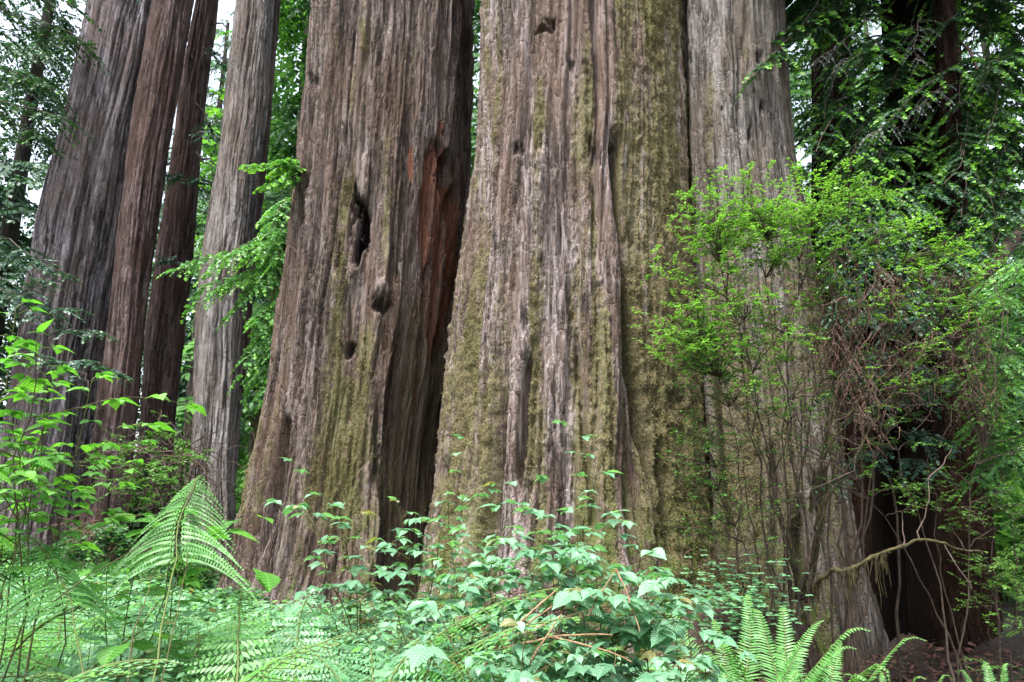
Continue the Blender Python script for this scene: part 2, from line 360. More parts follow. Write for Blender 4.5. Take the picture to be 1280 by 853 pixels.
def trunk_mesh(keys, Y, seed, nth, nz, ztop=30, fl=.10, rib=.035, fine=.012, shag=.0, feat=None, freq=1.0, flare=.35, front=.82, part=None, mat=None, name='trunk', lean=0.0, zbot=None, wob=.0):
    """keys: (py, x_left, x_right) silhouette readings; returns base point, mesh and an optional split-off mesh"""
    keys = sorted(keys, key=lambda k: -k[0])
    ks = np.array(keys, float)
    l = P(ks[:, 1], ks[:, 0], Y); r_ = P(ks[:, 2], ks[:, 0], Y)
    zk = l[:, 2]; cxk = (l[:, 0] + r_[:, 0]) / 2; rk = (r_[:, 0] - l[:, 0]) / 2
    gb = float(gz(ext(np.array(0.), zk, cxk), Y)) - .35 if zbot is None else zbot
    zv0, zv1 = max(gb, float(P(640, 880, Y)[2])), float(P(640, -40, Y)[2])
    zz = np.concatenate([np.linspace(gb, zv0, 6)[:-1] if zv0 > gb + .05 else np.zeros(0), np.linspace(zv0, min(zv1, ztop), nz), (np.linspace(zv1, ztop, 22)[1:] if ztop > zv1 + .5 else np.zeros(0))])
    nf = int(nth * front); nb = nth - nf
    ph = np.concatenate([np.linspace(-R(112), R(112), nf, endpoint=False), np.linspace(R(112), R(248), nb, endpoint=False)])
    Z, PH = np.meshgrid(zz, ph, indexing='ij')
    cx = ext(zz, zk, cxk); rad = np.maximum(ext(zz, zk, rk), rk.min() * .30)
    sm = np.ones(9) / 9
    k0 = zz < min(zv1, ztop)
    def smooth(a):
        b = np.pad(a, 4, mode='edge'); return np.convolve(b, sm, 'valid')
    cx, rad = smooth(cx), smooth(rad)
    cy = Y + lean * (zz - gb)
    rad = rad + flare * np.exp(-np.maximum(zz - gb - .35, 0) / .55) * .5
    sx, sy = np.sin(PH), -np.cos(PH)
    rr = np.median(rk)
    X = (rr * sx).astype(np.float32); Yn = (rr * sy).astype(np.float32); Zf = Z.astype(np.float32)
    w1 = noise(X * .9, Yn * .9, Zf * .5, seed) * .06 + noise(X * 3, Yn * 3, Zf * .9, seed + 1) * .035
    w2 = noise(X * .9, Yn * .9, Zf * .5, seed + 2) * .06
    qx, qy = (X + w1) * freq, (Yn + w2) * freq
    n1 = noise(qx * 1.9, qy * 1.9, Zf * .10 * freq, seed + 3)
    n2 = noise(qx * 5.2, qy * 5.2, Zf * .15 * freq, seed + 4)
    n3 = noise(qx * 12, qy * 12, Zf * .40 * freq, seed + 5)
    n4 = noise(qx * 27, qy * 27, Zf * 1.5 * freq, seed + 6)
    n5 = fbm(X * 30, Yn * 30, Zf * 11, seed + 10, 2)
    lump = fbm(X * 8, Yn * 8, Zf * 6, seed + 7, 3)
    patch = fbm(X * .8, Yn * .8, Zf * .35, seed + 8, 2)
    def fur(n, w): return np.exp(-(n / w) ** 2)
    hgt = fl * (1 - 2 * fur(n1, .28)) * .6 + fl * .5 * n1
    hgt = hgt + rib * (1 - 1.6 * fur(n2, .20)) + rib * .6 * n2
    hgt = hgt + fine * (1 - 1.8 * fur(n3, .25)) + fine * .9 * n4 + fine * 1.0 * n5
    if shag:
        st = (Zf * 1.1 + n2 * 1.6 + n3 * .8 + patch * 3)
        hgt = hgt + shag * (st - np.floor(st)) * sstep(-.2, .3, noise(X * 3, Yn * 3, Zf * .8, seed + 9))
    hgt = hgt + wob * patch
    bx = cx[:, None] + rad[:, None] * sx; by = cy[:, None] + rad[:, None] * sy
    mask = np.zeros(Z.shape + (4,), np.float32)
    ctx = dict(px=None, Z=Zf, PH=PH, n1=n1, n2=n2, n3=n3, n4=n4, n5=n5, lump=lump, patch=patch, h=hgt, X=X, Yn=Yn, rad=rad[:, None])
    ctx['px'], ctx['py'] = proj(np.stack([bx, by, Z], -1))
    ctx['facing'] = (np.abs(PH) < R(100)).astype(np.float32)
    if feat: hgt = feat(ctx, hgt, mask)
    V = np.stack([cx[:, None] + (rad[:, None] + hgt) * sx, cy[:, None] + (rad[:, None] + hgt) * sy, Z], -1).reshape(-1, 3)
    n, m = Z.shape
    i = np.arange(n - 1)[:, None] * m; j = np.arange(m)[None]; j2 = (j + 1) % m
    Q = np.stack([i + j, i + j2, i + m + j2, i + m + j], -1).reshape(-1, 4)
    base = np.array([float(np.interp(gb + .35, zz, cx)), Y, gb + .35])
    A = mask.reshape(-1, 4)
    V = V - base
    extra = None
    if part is not None:
        sel = A[Q][:, :, part].mean(1) > .5
        def sub(s, nm):
            q = Q[s]; u, inv = np.unique(q, return_inverse=True)
            return mesh_data(nm, V[u], inv.reshape(-1, 4), None, mat, {'mask': A[u]})
        return base, sub(~sel, name), sub(sel, 'heartwood')
    return base, mesh_data(name, V, Q, None, mat, {'mask': A}), None

def ipx(y, pts):
    """x of a polyline given as (x, y) at photo row y"""
    p = sorted(pts, key=lambda a: a[1]); return np.interp(y, [a[1] for a in p], [a[0] for a in p])
def gauss(a, w): return np.exp(-(a / w) ** 2)
def spot(c, x, y, wx, wy, e=4):
    k = min(1.0, wx / 7)
    dx = c['px'] - x + (c['n3'] * 7 + c['n4'] * 5 + c['n5'] * 4) * k; dy = c['py'] - y + (c['n3'] * 22 + c['n2'] * 10) * min(1.0, wy / 16)
    return np.exp(-((dx / wx) ** 2 + (dy / wy) ** 2) ** (e / 2)) * c['facing']

def feat_left(c, h, m):
    px, py = c['px'] + c['n3'] * 5 + c['n4'] * 2, c['py']; f = c['facing']
    # right hand side: bark gone, bare recessed wood
    e = ipx(py, [(522, -40), (518, 60), (512, 120), (507, 180), (500, 260), (498, 420), (490, 470), (480, 560), (472, 640), (466, 760)]) + c['n2'] * 9
    s = sstep(-4, 5, px - e) * f
    deep = ipx(py, [(.03, -40), (.05, 200), (.08, 380), (.16, 480), (.24, 560), (.26, 760)])
    h = h * (1 - .45 * s) - deep * s
    m[..., 2] = s * sstep(330, 430, py) * .95 * (1 - sstep(.1, .4, c['n1'])) + s * .25
    # seams in the bare wood
    for pts, w, d in [([(578, -40), (574, 120), (566, 420), (545, 640)], 5, .22), ([(560, -40), (557, 140), (556, 180)], 4, .10), ([(541, 330), (534, 480), (520, 640)], 4, .12), ([(512, 130), (507, 200), (512, 260)], 3, .10), ([(500, 420), (484, 500), (476, 640), (466, 740)], 5, .25)]:
        ys = [p[1] for p in pts]; x0 = ipx(py, pts) + c['n2'] * 5
        h = h - d * gauss(px - x0, w) * sstep(min(ys) - 10, min(ys) + 20, py) * sstep(max(ys) + 10, max(ys) - 20, py) * f
    # right edge in the gap between the two trees
    h = h - .25 * sstep(578, 590, px) * f * (1 - sstep(300, 420, py))
    # rotten red heart
    l = ipx(py, [(545, 165), (537, 190), (531, 240), (530, 300), (536, 360), (545, 430), (548, 470)]) + c['n2'] * 7
    r = ipx(py, [(552, 165), (566, 200), (577, 260), (580, 340), (572, 400), (560, 450), (554, 480)]) + c['n2'] * 8 + c['n3'] * 4 + c['n4'] * 4
    red = sstep(-3, 3, px - l) * sstep(3, -3, px - r) * sstep(165, 178, py) * sstep(480, 440, py) * f
    h = h - red * (.09 + .07 * np.floor(c['n2'] * 3 + c['n3'] * 2) / 3 + .04 * c['n3'] + .02 * c['n5'])
    h = h - .30 * sstep(0, 1, red) * (spot(c, 557, 205, 9, 24) + .5 * spot(c, 562, 240, 5, 40))
    small = .8 * spot(c, 513, 200, 2.6, 24) + spot(c, 556, 160, 3, 8) + .7 * spot(c, 531, 485, 4, 22)
    m[..., 1] = np.clip(red * (.95 + .8 * c['n2'] + .5 * c['n3']) + small * 1.2, 0, 1)
    # long empty slot with the grey flap above it
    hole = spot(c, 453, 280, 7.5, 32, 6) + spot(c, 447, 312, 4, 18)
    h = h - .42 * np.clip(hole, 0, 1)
    m[..., 3] = np.maximum(m[..., 3], np.clip(hole, 0, 1) * .9)  # slot interior tinted near black, painted shade
    flap = spot(c, 451, 222, 10, 30, 8); h = h * (1 - .7 * flap) + .05 * flap
    h = h + .10 * spot(c, 477, 366, 13, 9, 3) + .04 * spot(c, 474, 350, 22, 40, 2)
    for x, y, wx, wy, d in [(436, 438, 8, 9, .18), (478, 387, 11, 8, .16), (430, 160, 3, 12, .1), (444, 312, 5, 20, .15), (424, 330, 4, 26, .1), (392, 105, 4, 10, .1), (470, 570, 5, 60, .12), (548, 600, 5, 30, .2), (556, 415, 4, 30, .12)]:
        k = spot(c, x, y, wx, wy); h = h - d * k; m[..., 3] = np.maximum(m[..., 3], k * .6)  # small cavities get shade painted in as a dark tint
    # cracks at the flared left foot
    for pts, w, d in [([(356, 520), (350, 570), (340, 640), (330, 720)], 6, .35), ([(351, 500), (356, 560)], 3, .08), ([(431, 350), (441, 450), (436, 600)], 4, .07), ([(402, 60), (398, 200), (388, 330)], 4, .07), ([(497, 40), (492, 200), (488, 380)], 4, .06)]:
        ys = [p[1] for p in pts]; x0 = ipx(py, pts) + c['n2'] * 6
        h = h - d * gauss(px - x0, w) * sstep(min(ys) - 10, min(ys) + 30, py) * sstep(max(ys) + 40, max(ys) - 10, py) * f
    # moss: strips and the lower bark
    mo = .0 + .45 * c['patch'] + .3 * c['n2'] + .2 * c['n3']
    for pts, w in [([(455, -40), (452, 100)], 9), ([(425, 200), (418, 330), (420, 480), (410, 620)], 14), ([(480, 150), (477, 330)], 7), ([(520, -20), (515, 160)], 12), ([(455, 400), (450, 520), (440, 640)], 22), ([(500, 560), (495, 640)], 20)]:
        ys = [p[1] for p in pts]
        mo = mo + .40 * gauss(px - ipx(py, pts) - c['n2'] * 8, w) * sstep(min(ys) - 30, min(ys) + 40, py) * sstep(max(ys) + 60, max(ys) - 20, py) * f
    mo = mo + .22 * sstep(430, 640, py)
    m[..., 0] = np.clip(mo * (1 - m[..., 1]) * (1 - .8 * s * sstep(420, 300, py)), 0, 1)
    return h + .02 * c['lump'] * np.clip(mo, 0, 1)

def feat_centre(c, h, m):
    px, py = c['px'] + c['n3'] * 4, c['py']; f = c['facing']
    mo = .05 + .45 * c['patch'] + .2 * c['n1'] + .4 * c['n2'] + .25 * c['n3']
    mo = mo + .40 * sstep(200, 520, py)
    band = sstep(-8, 6, px - ipx(py, [(768, -40), (765, 120), (772, 300), (790, 480), (806, 600), (826, 690)]) - c['n2'] * 10)
    mo = mo + .75 * band * f
    mo = mo + .6 * gauss(px - ipx(py, [(622, -40), (616, 120), (602, 300), (582, 480), (565, 640)]) - c['n2'] * 8, 13) * f
    for pts, w in [([(672, 40), (668, 220), (664, 420), (676, 640)], 13), ([(725, 90), (716, 260), (712, 520)], 11), ([(640, 330), (630, 480), (618, 640)], 18), ([(745, 100), (741, 320), (752, 520)], 9)]:
        mo = mo + .5 * gauss(px - ipx(py, pts) - c['n2'] * 9, w) * f * sstep(20, 120, py)
    # bare lavender strips
    for pts, w, k in [([(650, -40), (645, 160), (640, 330), (632, 420)], 13, .6), ([(708, -40), (704, 200), (700, 400)], 14, .7), ([(752, -40), (750, 120), (756, 330), (764, 460)], 8, .8), ([(655, 420), (652, 600)], 8, .7), ([(690, 300), (690, 600)], 7, .5)]:
        mo = mo - k * gauss(px - ipx(py, pts) - c['n2'] * 5, w) * f
    mo = np.clip(mo, 0, 1)
    bandf = band * f
    h = h * (1 - .55 * bandf) + .01 * bandf + mo * (.012 + .075 * c['lump'] + .02 * c['n4'] + .02 * c['n5'])
    for pts, w, d in [([(763, 170), (768, 240), (776, 330), (784, 420), (797, 520), (808, 600), (822, 690)], 5.5, .50),
                      ([(664, 440), (657, 480), (655, 540), (650, 600)], 6, .30), ([(634, 480), (630, 560), (622, 660)], 3, .10),
                      ([(700, 250), (697, 330)], 3, .08), ([(625, 60), (612, 220), (594, 400), (578, 560)], 4, .10),
                      ([(690, -40), (686, 140), (683, 330), (690, 520)], 3.5, .09), ([(660, 60), (655, 240)], 3, .07),
                      ([(735, 180), (740, 260), (738, 330)], 4, .10), ([(822, 560), (838, 690)], 5, .25), ([(722, 420), (730, 560), (742, 660)], 4, .18),
                      ([(600, 420), (590, 560), (575, 680)], 4, .18)]:
        ys = [p[1] for p in pts]; x0 = ipx(py, pts) + c['n2'] * 4
        h = h - d * gauss(px - x0, w) * sstep(min(ys) - 20, min(ys) + 40, py) * sstep(max(ys) + 30, max(ys) - 20, py) * f
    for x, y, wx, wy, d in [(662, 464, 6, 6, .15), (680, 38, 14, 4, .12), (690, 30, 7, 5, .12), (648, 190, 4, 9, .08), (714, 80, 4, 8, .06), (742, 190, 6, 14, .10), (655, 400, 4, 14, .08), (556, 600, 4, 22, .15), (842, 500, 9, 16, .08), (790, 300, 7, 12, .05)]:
        k = spot(c, x, y, wx, wy); h = h - d * k; m[..., 3] = np.maximum(m[..., 3], k * .5)  # pits and notch darkened in colour, standing in for shade
    # shingle of bare split wood under the notch
    k = spot(c, 684, 68, 13, 26, 6); h = h * (1 - .6 * k) - .04 * k; mo = mo * (1 - k)
    # buttress roots at the foot
    foot = sstep(590, 820, py)
    h = h + foot * (.55 * gauss(px - ipx(py, [(680, 560), (664, 700), (650, 820)]), 30) + .35 * gauss(px - 590, 34) + .30 * gauss(px - 780, 40) - .25 * gauss(px - 620, 14) - .3 * gauss(px - 727, 18)) * f
    m[..., 0] = mo
    # pale bare root
    m[..., 0] = mo * (1 - .9 * sstep(690, 740, py) * gauss(px - ipx(py, [(664, 700), (650, 820)]), 26) * f)
    return h

def feat_right(c, h, m):
    px, py = c['px'] + c['n3'] * 4, c['py']; f = c['facing']
    mo = .02 + .4 * c['patch'] + .2 * c['n2'] + .62 * sstep(210, 380, py) * sstep(1075, 1040, px)
    mo = mo + .55 * gauss(px - 887, 9) * sstep(60, 120, py) * sstep(270, 180, py) * f
    mo = mo - .7 * gauss(px - ipx(py, [(862, 250), (872, 480), (884, 640)]) , 10) * f
    mo = np.clip(mo, 0, 1)
    h = h * (1 - .35 * sstep(260, 200, py) * f) + mo * (.01 + .04 * c['lump'])
    for pts, w, d in [([(846, -40), (848, 120), (860, 320), (868, 500), (880, 640)], 8, .45), ([(892, 430), (902, 560), (912, 680)], 4, .25), ([(930, -20), (926, 140), (932, 260)], 3, .07), ([(962, 40), (968, 180)], 3, .05), ([(895, 150), (898, 330)], 3, .08),
                      ([(1028, 600), (1044, 700), (1062, 800), (1075, 860)], 8, .22), ([(1000, 640), (1012, 760), (1022, 850)], 9, .25), ([(968, 560), (975, 700)], 6, .12)]:
        ys = [p[1] for p in pts]; x0 = ipx(py, pts) + c['n2'] * 4
        h = h - d * gauss(px - x0, w) * sstep(min(ys) - 20, min(ys) + 40, py) * sstep(max(ys) + 30, max(ys) - 20, py) * f
    rg = np.random.default_rng(5)
    for i in range(46):
        x, y = rg.uniform(855, 978), rg.uniform(5, 330)
        k = spot(c, x, y, rg.uniform(1.0, 2.2), rg.uniform(2, 12)) * sstep(-.5, .3, c['n3'] + c['n4']); h = h - rg.uniform(.03, .09) * k; m[..., 3] = np.maximum(m[..., 3], k * .6)  # pinholes tinted dark with painted shade
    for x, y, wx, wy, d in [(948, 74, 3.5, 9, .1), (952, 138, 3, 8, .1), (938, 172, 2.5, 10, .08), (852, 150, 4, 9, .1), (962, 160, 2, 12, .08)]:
        k = spot(c, x, y, wx, wy); h = h - d * k; m[..., 3] = np.maximum(m[..., 3], k * .6)  # larger holes also have shade painted into their colour
    m[..., 0] = mo
    return h

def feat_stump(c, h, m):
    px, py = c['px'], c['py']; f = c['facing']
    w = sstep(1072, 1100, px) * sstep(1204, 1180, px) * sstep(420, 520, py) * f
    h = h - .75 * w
    m[..., 3] = np.clip(.2 + w, 0, 1); m[..., 0] = 0  # bark dimmed all over, hollow painted near black in place of shade
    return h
def feat_plain(k=.0, a=.5):
    def f(c, h, m):
        m[..., 0] = np.clip(k + a * c['patch'] + .2 * c['n2'], 0, 1); return h
    return f

TREES = {}
def redwood(key, label, mat, keys, Y, seed, nth, nz, group=None, cat='tree', name='redwood_tree', **kw):
    b, me, me2 = trunk_mesh(keys, Y, seed, nth, nz, mat=M[mat], **kw)
    t = thing(name, label, cat, b, group=group)
    obj('trunk', me, t)
    if me2: tag(obj('heartwood', me2, t), 'rotten red heartwood laid bare')
    TREES[key] = (t, b); return t

redwood('L', 'huge purple brown redwood with a red rotten gash and an empty bark slot', 'bark_l',
        [(-60, 404, 592), (0, 401, 592), (100, 392, 590), (200, 380, 586), (300, 370, 580), (400, 357, 572), (500, 344, 566), (600, 325, 560), (680, 310, 556), (740, 296, 552)],
        10.6, 11, 640, 600, fl=.09, rib=.05, fine=.018, shag=.05, feat=feat_left, part=1)
redwood('C', 'huge lavender grey redwood with wide moss band down its right side', 'bark_c',
        [(-60, 612, 842), (0, 609, 843), (100, 604, 847), (200, 596, 852), (300, 585, 857), (400, 573, 862), (500, 561, 867), (600, 551, 873), (700, 543, 880), (800, 536, 888)],
        9.3, 23, 720, 620, fl=.10, rib=.055, fine=.016, shag=.035, feat=feat_centre)
redwood('R', 'huge silver grey redwood fused to the right of the mossy one, sloping root', 'bark_r',
        [(-60, 806, 970), (0, 804, 972), (100, 802, 976), (200, 800, 985), (300, 800, 1000), (400, 802, 1015), (500, 806, 1031), (600, 812, 1048), (700, 820, 1066), (780, 828, 1086), (850, 834, 1106)],
        9.6, 37, 600, 560, fl=.05, rib=.03, fine=.014, flare=.02, feat=feat_right)
redwood('T1', 'thick grey redwood, leftmost trunk, widest of the trunks standing back on the left', 'bark_grey',
        [(-40, 128, 216), (0, 121, 209), (86, 102, 194), (166, 86, 177), (282, 57, 157), (363, 43, 138), (430, 33, 127), (549, 14, 108), (640, -6, 96)],
        15.5, 51, 300, 420, fl=.05, rib=.035, fine=.016, feat=feat_plain(-.05), freq=1.0)
redwood('T2', 'slim reddish redwood leaning right, second trunk from the left', 'bark_red',
        [(-40, 202, 246), (0, 196, 240), (100, 178, 222), (191, 163, 207), (272, 151, 195), (363, 142, 182), (430, 136, 175), (490, 126, 171), (612, 112, 158), (660, 104, 153)],
        14.2, 63, 200, 380, fl=.02, rib=.025, fine=.014, flare=.2, feat=feat_plain(-.25))
redwood('T3', 'slim brown redwood between the reddish trunk and pale grey trunk', 'bark_red',
        [(-40, 252, 278), (0, 248, 272), (30, 242, 268), (111, 228, 256), (202, 216, 248), (322, 197, 239), (430, 184, 227), (527, 178, 216), (620, 172, 210)],
        18.0, 71, 160, 340, fl=.02, rib=.025, fine=.014, flare=.2, feat=feat_plain(-.25))
redwood('T4', 'pale grey redwood standing left of the huge gashed redwood', 'bark_pale',
        [(-40, 307, 344), (0, 299, 339), (126, 284, 331), (217, 271, 322), (333, 256, 310), (430, 248, 301), (533, 244, 296), (591, 240, 292), (650, 236, 290)],
        15.0, 83, 220, 380, fl=.05, rib=.03, fine=.015, flare=.25, feat=feat_plain(.0))
redwood('T4b', 'narrow reddish redwood half hidden behind right side of the pale grey trunk', 'bark_red',
        [(-40, 318, 352), (0, 314, 349), (131, 304, 338), (242, 294, 328), (323, 284, 316), (411, 276, 311), (480, 270, 305), (586, 260, 290)],
        16.8, 91, 160, 320, fl=.02, rib=.02, fine=.012, flare=.2, feat=feat_plain(-.25))
redwood('T5', 'thin dark grey trunk seen between brown trunk and pale grey trunk', 'bark_far',
        [(0, 300, 308), (200, 276, 286), (430, 238, 250), (530, 232, 246), (600, 228, 244)], 24, 97, 80, 160, fl=.02, rib=.02, fine=.01, flare=.2, name='conifer_tree')
redwood('T6', 'thin mossy green trunk in the gap left of the gashed redwood', 'bark_far',
        [(100, 396, 410), (300, 352, 368), (400, 334, 352), (500, 316, 336), (580, 310, 331), (640, 306, 328)], 24, 99, 80, 160, fl=.02, rib=.02, fine=.01, flare=.2, feat=feat_plain(.5), name='conifer_tree')
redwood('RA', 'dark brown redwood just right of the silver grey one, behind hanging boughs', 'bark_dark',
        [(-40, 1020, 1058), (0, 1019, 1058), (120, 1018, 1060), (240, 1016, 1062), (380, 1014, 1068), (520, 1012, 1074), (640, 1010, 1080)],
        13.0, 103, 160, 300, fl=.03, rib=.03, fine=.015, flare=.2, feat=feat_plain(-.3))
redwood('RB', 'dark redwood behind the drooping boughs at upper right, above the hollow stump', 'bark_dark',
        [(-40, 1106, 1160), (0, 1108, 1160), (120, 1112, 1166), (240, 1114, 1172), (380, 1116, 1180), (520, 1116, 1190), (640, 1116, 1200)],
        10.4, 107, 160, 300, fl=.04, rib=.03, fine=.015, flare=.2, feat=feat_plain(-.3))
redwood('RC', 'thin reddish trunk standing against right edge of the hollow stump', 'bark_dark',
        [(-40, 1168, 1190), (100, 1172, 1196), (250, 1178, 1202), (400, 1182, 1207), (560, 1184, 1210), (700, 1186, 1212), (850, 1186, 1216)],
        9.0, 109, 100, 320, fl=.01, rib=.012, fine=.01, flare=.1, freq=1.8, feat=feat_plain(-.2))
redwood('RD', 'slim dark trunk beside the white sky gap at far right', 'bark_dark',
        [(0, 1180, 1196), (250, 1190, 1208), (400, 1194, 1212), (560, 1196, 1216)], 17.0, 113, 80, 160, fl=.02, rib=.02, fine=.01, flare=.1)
redwood('S', 'dark hollow redwood stump, shade painted black inside, at lower right', 'bark_shade',
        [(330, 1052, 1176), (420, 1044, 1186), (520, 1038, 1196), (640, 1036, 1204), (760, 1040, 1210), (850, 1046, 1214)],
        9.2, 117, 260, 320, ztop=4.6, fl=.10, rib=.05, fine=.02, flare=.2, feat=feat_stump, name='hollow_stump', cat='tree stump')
# raised moss tufts growing on the mossy bark
def moss_part(key, n, seed, mat='moss_tuft', zmax=99.0, lo=.45):
    t, b0 = TREES[key]; rng = np.random.default_rng(seed)
    me = [c for c in t.children if c.name.startswith('trunk')][0].data
    nv = len(me.vertices); co = np.empty(nv * 3, np.float32); me.vertices.foreach_get('co', co); co = co.reshape(-1, 3)
    nr = np.empty(nv * 3, np.float32); me.vertices.foreach_get('normal', nr); nr = nr.reshape(-1, 3)
    mk = np.empty(nv * 4, np.float32); me.attributes['mask'].data.foreach_get('color', mk); mk = mk.reshape(-1, 4)[:, 0]
    blot = fbm(co[:, 0] * 3.5, co[:, 1] * 3.5, co[:, 2] * 1.8, seed, 3) + .5 * noise(co[:, 0] * 14, co[:, 1] * 14, co[:, 2] * 9, seed + 1)
    w = np.clip(mk + .9 * blot - lo, 0, 1) * (nr[:, 1] < .3) * (co[:, 2] < min(zmax, 9)) * (co[:, 2] > -.2)
    i = rng.choice(nv, n, p=(w / w.sum()).astype(np.float64) / (w / w.sum()).astype(np.float64).sum())
    p = co[i] + rng.normal(size=(n, 3)) * .006; d = unit(nr[i] * .45 + rng.normal(size=(n, 3)) * .6 + np.array([0, 0, -.35])); b = Buf()
    b.inst(CLUMP, p, d, rng.normal(size=(n, 3)) * .6 + nr[i] * .9, rng.uniform(.008, .026, n), np.clip(rng.uniform(0, 1, n) * .7 + .3 * (blot[i] + .5), 0, 1), rng.uniform(.008, .022, n))
    obj('moss', b.data('moss', M[mat], smooth=False), t)
moss_part('C', 110000, 1); moss_part('R', 40000, 2, lo=.55); moss_part('L', 24000, 3, lo=.5)
moss_part('C', 12000, 4, 'moss_green', 1.5, .6)
print('trunks', time.time() - T0)

# ------------------------------------------------------------------ ground
def ground():
    xs = np.concatenate([np.linspace(-400, -16, 24)[:-1], np.linspace(-16, 16, 180), np.linspace(16, 400, 24)[1:]])
    ys = np.concatenate([np.linspace(-60, 0, 8)[:-1], np.linspace(0, 30, 170), np.linspace(30, 600, 40)[1:]])
    X, Y = np.meshgrid(xs, ys)
    Z = gz(X, Y) + .035 * fbm(X * 4, Y * 4, 0, 61, 3) * (np.abs(X) < 20)
    n, m = X.shape
    i = np.arange(n - 1)[:, None] * m; j = np.arange(m - 1)[None]
    Q = np.stack([i + j, i + j + 1, i + m + j + 1, i + m + j], -1).reshape(-1, 4)
    N = NT('forest floor')
    tc = N.n('ShaderNodeTexCoord').outputs['Object']
    a = N.noise(tc, (1.3, 1.3, 1.3), 5); b = N.noise(tc, (28, 28, 28), 5, .7)
    c = N.ramp(b, [(.34, (.008, .005, .003)), (.52, (.022, .013, .008)), (.68, (.055, .033, .02))])
    c = N.mix(N.rng(a, .45, .65), c, N.ramp(b, [(.35, (.012, .028, .008)), (.65, (.035, .07, .02))]))
    bp = N.n('ShaderNodeBump', Strength=.9, Distance=.03, Height=b)
    p = N.n('ShaderNodeBsdfPrincipled', Base_Color=c, Roughness=.95, Normal=bp.outputs[0])
    N.t.links.new(p.outputs[0], N.out.inputs[0])
    tag(obj('ground', mesh_data('ground', np.stack([X, Y, Z], -1).reshape(-1, 3), Q, None, N.m)), kind='structure')
ground()

# ------------------------------------------------------------------ conifer boughs
def bough(buf, tw, path, r0, sub_len, n_sub, strip, rng, needle=NEEDLE, tip=.5, droop=.35, side=1.0, t0=.12, thick=1.0, dens=1.0, spread=58, tipw=1.0):
    """a branch along a path with flat, drooping side sprays; random number above 1 marks fresh tips"""
    path = np.asarray(path, float); n = len(path)
    tw.tube(path, np.linspace(r0, r0 * .25, n), 4)
    tn = unit(np.gradient(path, axis=0))
    tt = np.linspace(0, 1, n)
    POS, DIR, UP, LEN, RND, WD = [], [], [], [], [], []
    for i in range(n_sub):
        t = t0 + (1 - t0) * (i + rng.uniform(0, .8)) / n_sub
        p = np.array([np.interp(t, tt, path[:, k]) for k in range(3)]); d = unit(np.array([np.interp(t, tt, tn[:, k]) for k in range(3)]))
        up = np.array([0, 0, 1.0]) + rng.normal(size=3) * .22
        lat = unit(np.cross(d, up)) * (1 if i % 2 else -1)
        a = R(spread) * rng.uniform(.75, 1.15)
        sd_ = unit(d * math.cos(a) + lat * math.sin(a) * side + np.array([0, 0, rng.normal() * .12]))
        ls = sub_len * (1 - .62 * t) * rng.uniform(.65, 1.2)
        k = max(4, int(dens * ls / (strip * .32)))
        s = np.linspace(.06, 1, k)
        pts = p + sd_ * (s * ls)[:, None] + np.array([0, 0, -1.0]) * (droop * ls * s ** 2)[:, None]
        tw.tube(pts[:: max(1, k // 4)], np.linspace(r0 * .3, r0 * .08, len(pts[:: max(1, k // 4)])), 3)
        td = unit(np.gradient(pts, axis=0))
        for sg in (-1, 1):
            lt = np.cross(td, up) * sg
            dr = unit(td * .62 + lt * .8 + rng.normal(size=(k, 3)) * .16 + np.array([0, 0, -.18]))
            POS.append(pts); DIR.append(dr); UP.append(np.broadcast_to(up, (k, 3)) + rng.normal(size=(k, 3)) * .3)
            L = strip * (1 - .45 * s) * rng.uniform(.7, 1.3, k); LEN.append(L)
            fresh = (s > .72 - .25 * tip) & (rng.uniform(size=k) < tip)
            RND.append(np.where(fresh, rng.uniform(1.2, 1.7, k), rng.uniform(0, 1, k))); WD.append(L * thick * np.where(fresh, tipw, 1))
        POS.append(pts[-1:]); DIR.append(td[-1:]); UP.append(up[None]); LEN.append(np.array([strip * .8])); RND.append(np.array([1.5 if rng.uniform() < tip else .6])); WD.append(np.array([strip * .8 * thick]))
    c = np.concatenate
    buf.inst(needle, c(POS), c(DIR), c(UP), c(LEN), c(RND), c(WD))

def far_bough_arrays(seed, L, strip):
    rng = np.random.default_rng(seed); b, tw = Buf(), Buf()
    path = curve((0, 0, 0), (0, L, -.10 * L), 7, -.08, .06, rng)
    bough(b, tw, path, .03, L * .55, 15, strip, rng, needle=CLUMP, tip=.25, droop=.5, thick=.75, dens=.75)
    return b.arrays()
FARB = [far_bough_arrays(200 + i, 1.0, .085) for i in range(5)]
def crown_buf(rng, H, z0, rmax, nb, top=.25, lo=.75, tilt=.25):
    """a whole crown made of boughs, trunk along z"""
    b = Buf()
    for i in range(nb):
        z = z0 + (H - z0) * (i + rng.uniform()) / nb
        k = (z - z0) / (H - z0)
        r = rmax * (lo + (1 - lo) * k * 4 if k < .25 else 1 - (1 - top) * (k - .25) / .75) * rng.uniform(.55, 1.15)
        V, Q, A = FARB[rng.integers(5)]
        az = rng.uniform(0, 2 * np.pi); tl = rng.normal(-tilt, .18); ro = rng.normal(0, .25)
        v = V * r
        v = np.stack([v[:, 0] * math.cos(ro) - v[:, 2] * math.sin(ro), v[:, 1], v[:, 0] * math.sin(ro) + v[:, 2] * math.cos(ro)], -1)
        v = np.stack([v[:, 0], v[:, 1] * math.cos(tl) - v[:, 2] * math.sin(tl), v[:, 1] * math.sin(tl) + v[:, 2] * math.cos(tl)], -1)
        v = np.stack([v[:, 0] * math.cos(az) - v[:, 1] * math.sin(az), v[:, 0] * math.sin(az) + v[:, 1] * math.cos(az), v[:, 2] + z], -1)
        b.add(v, Q, A)
    return b
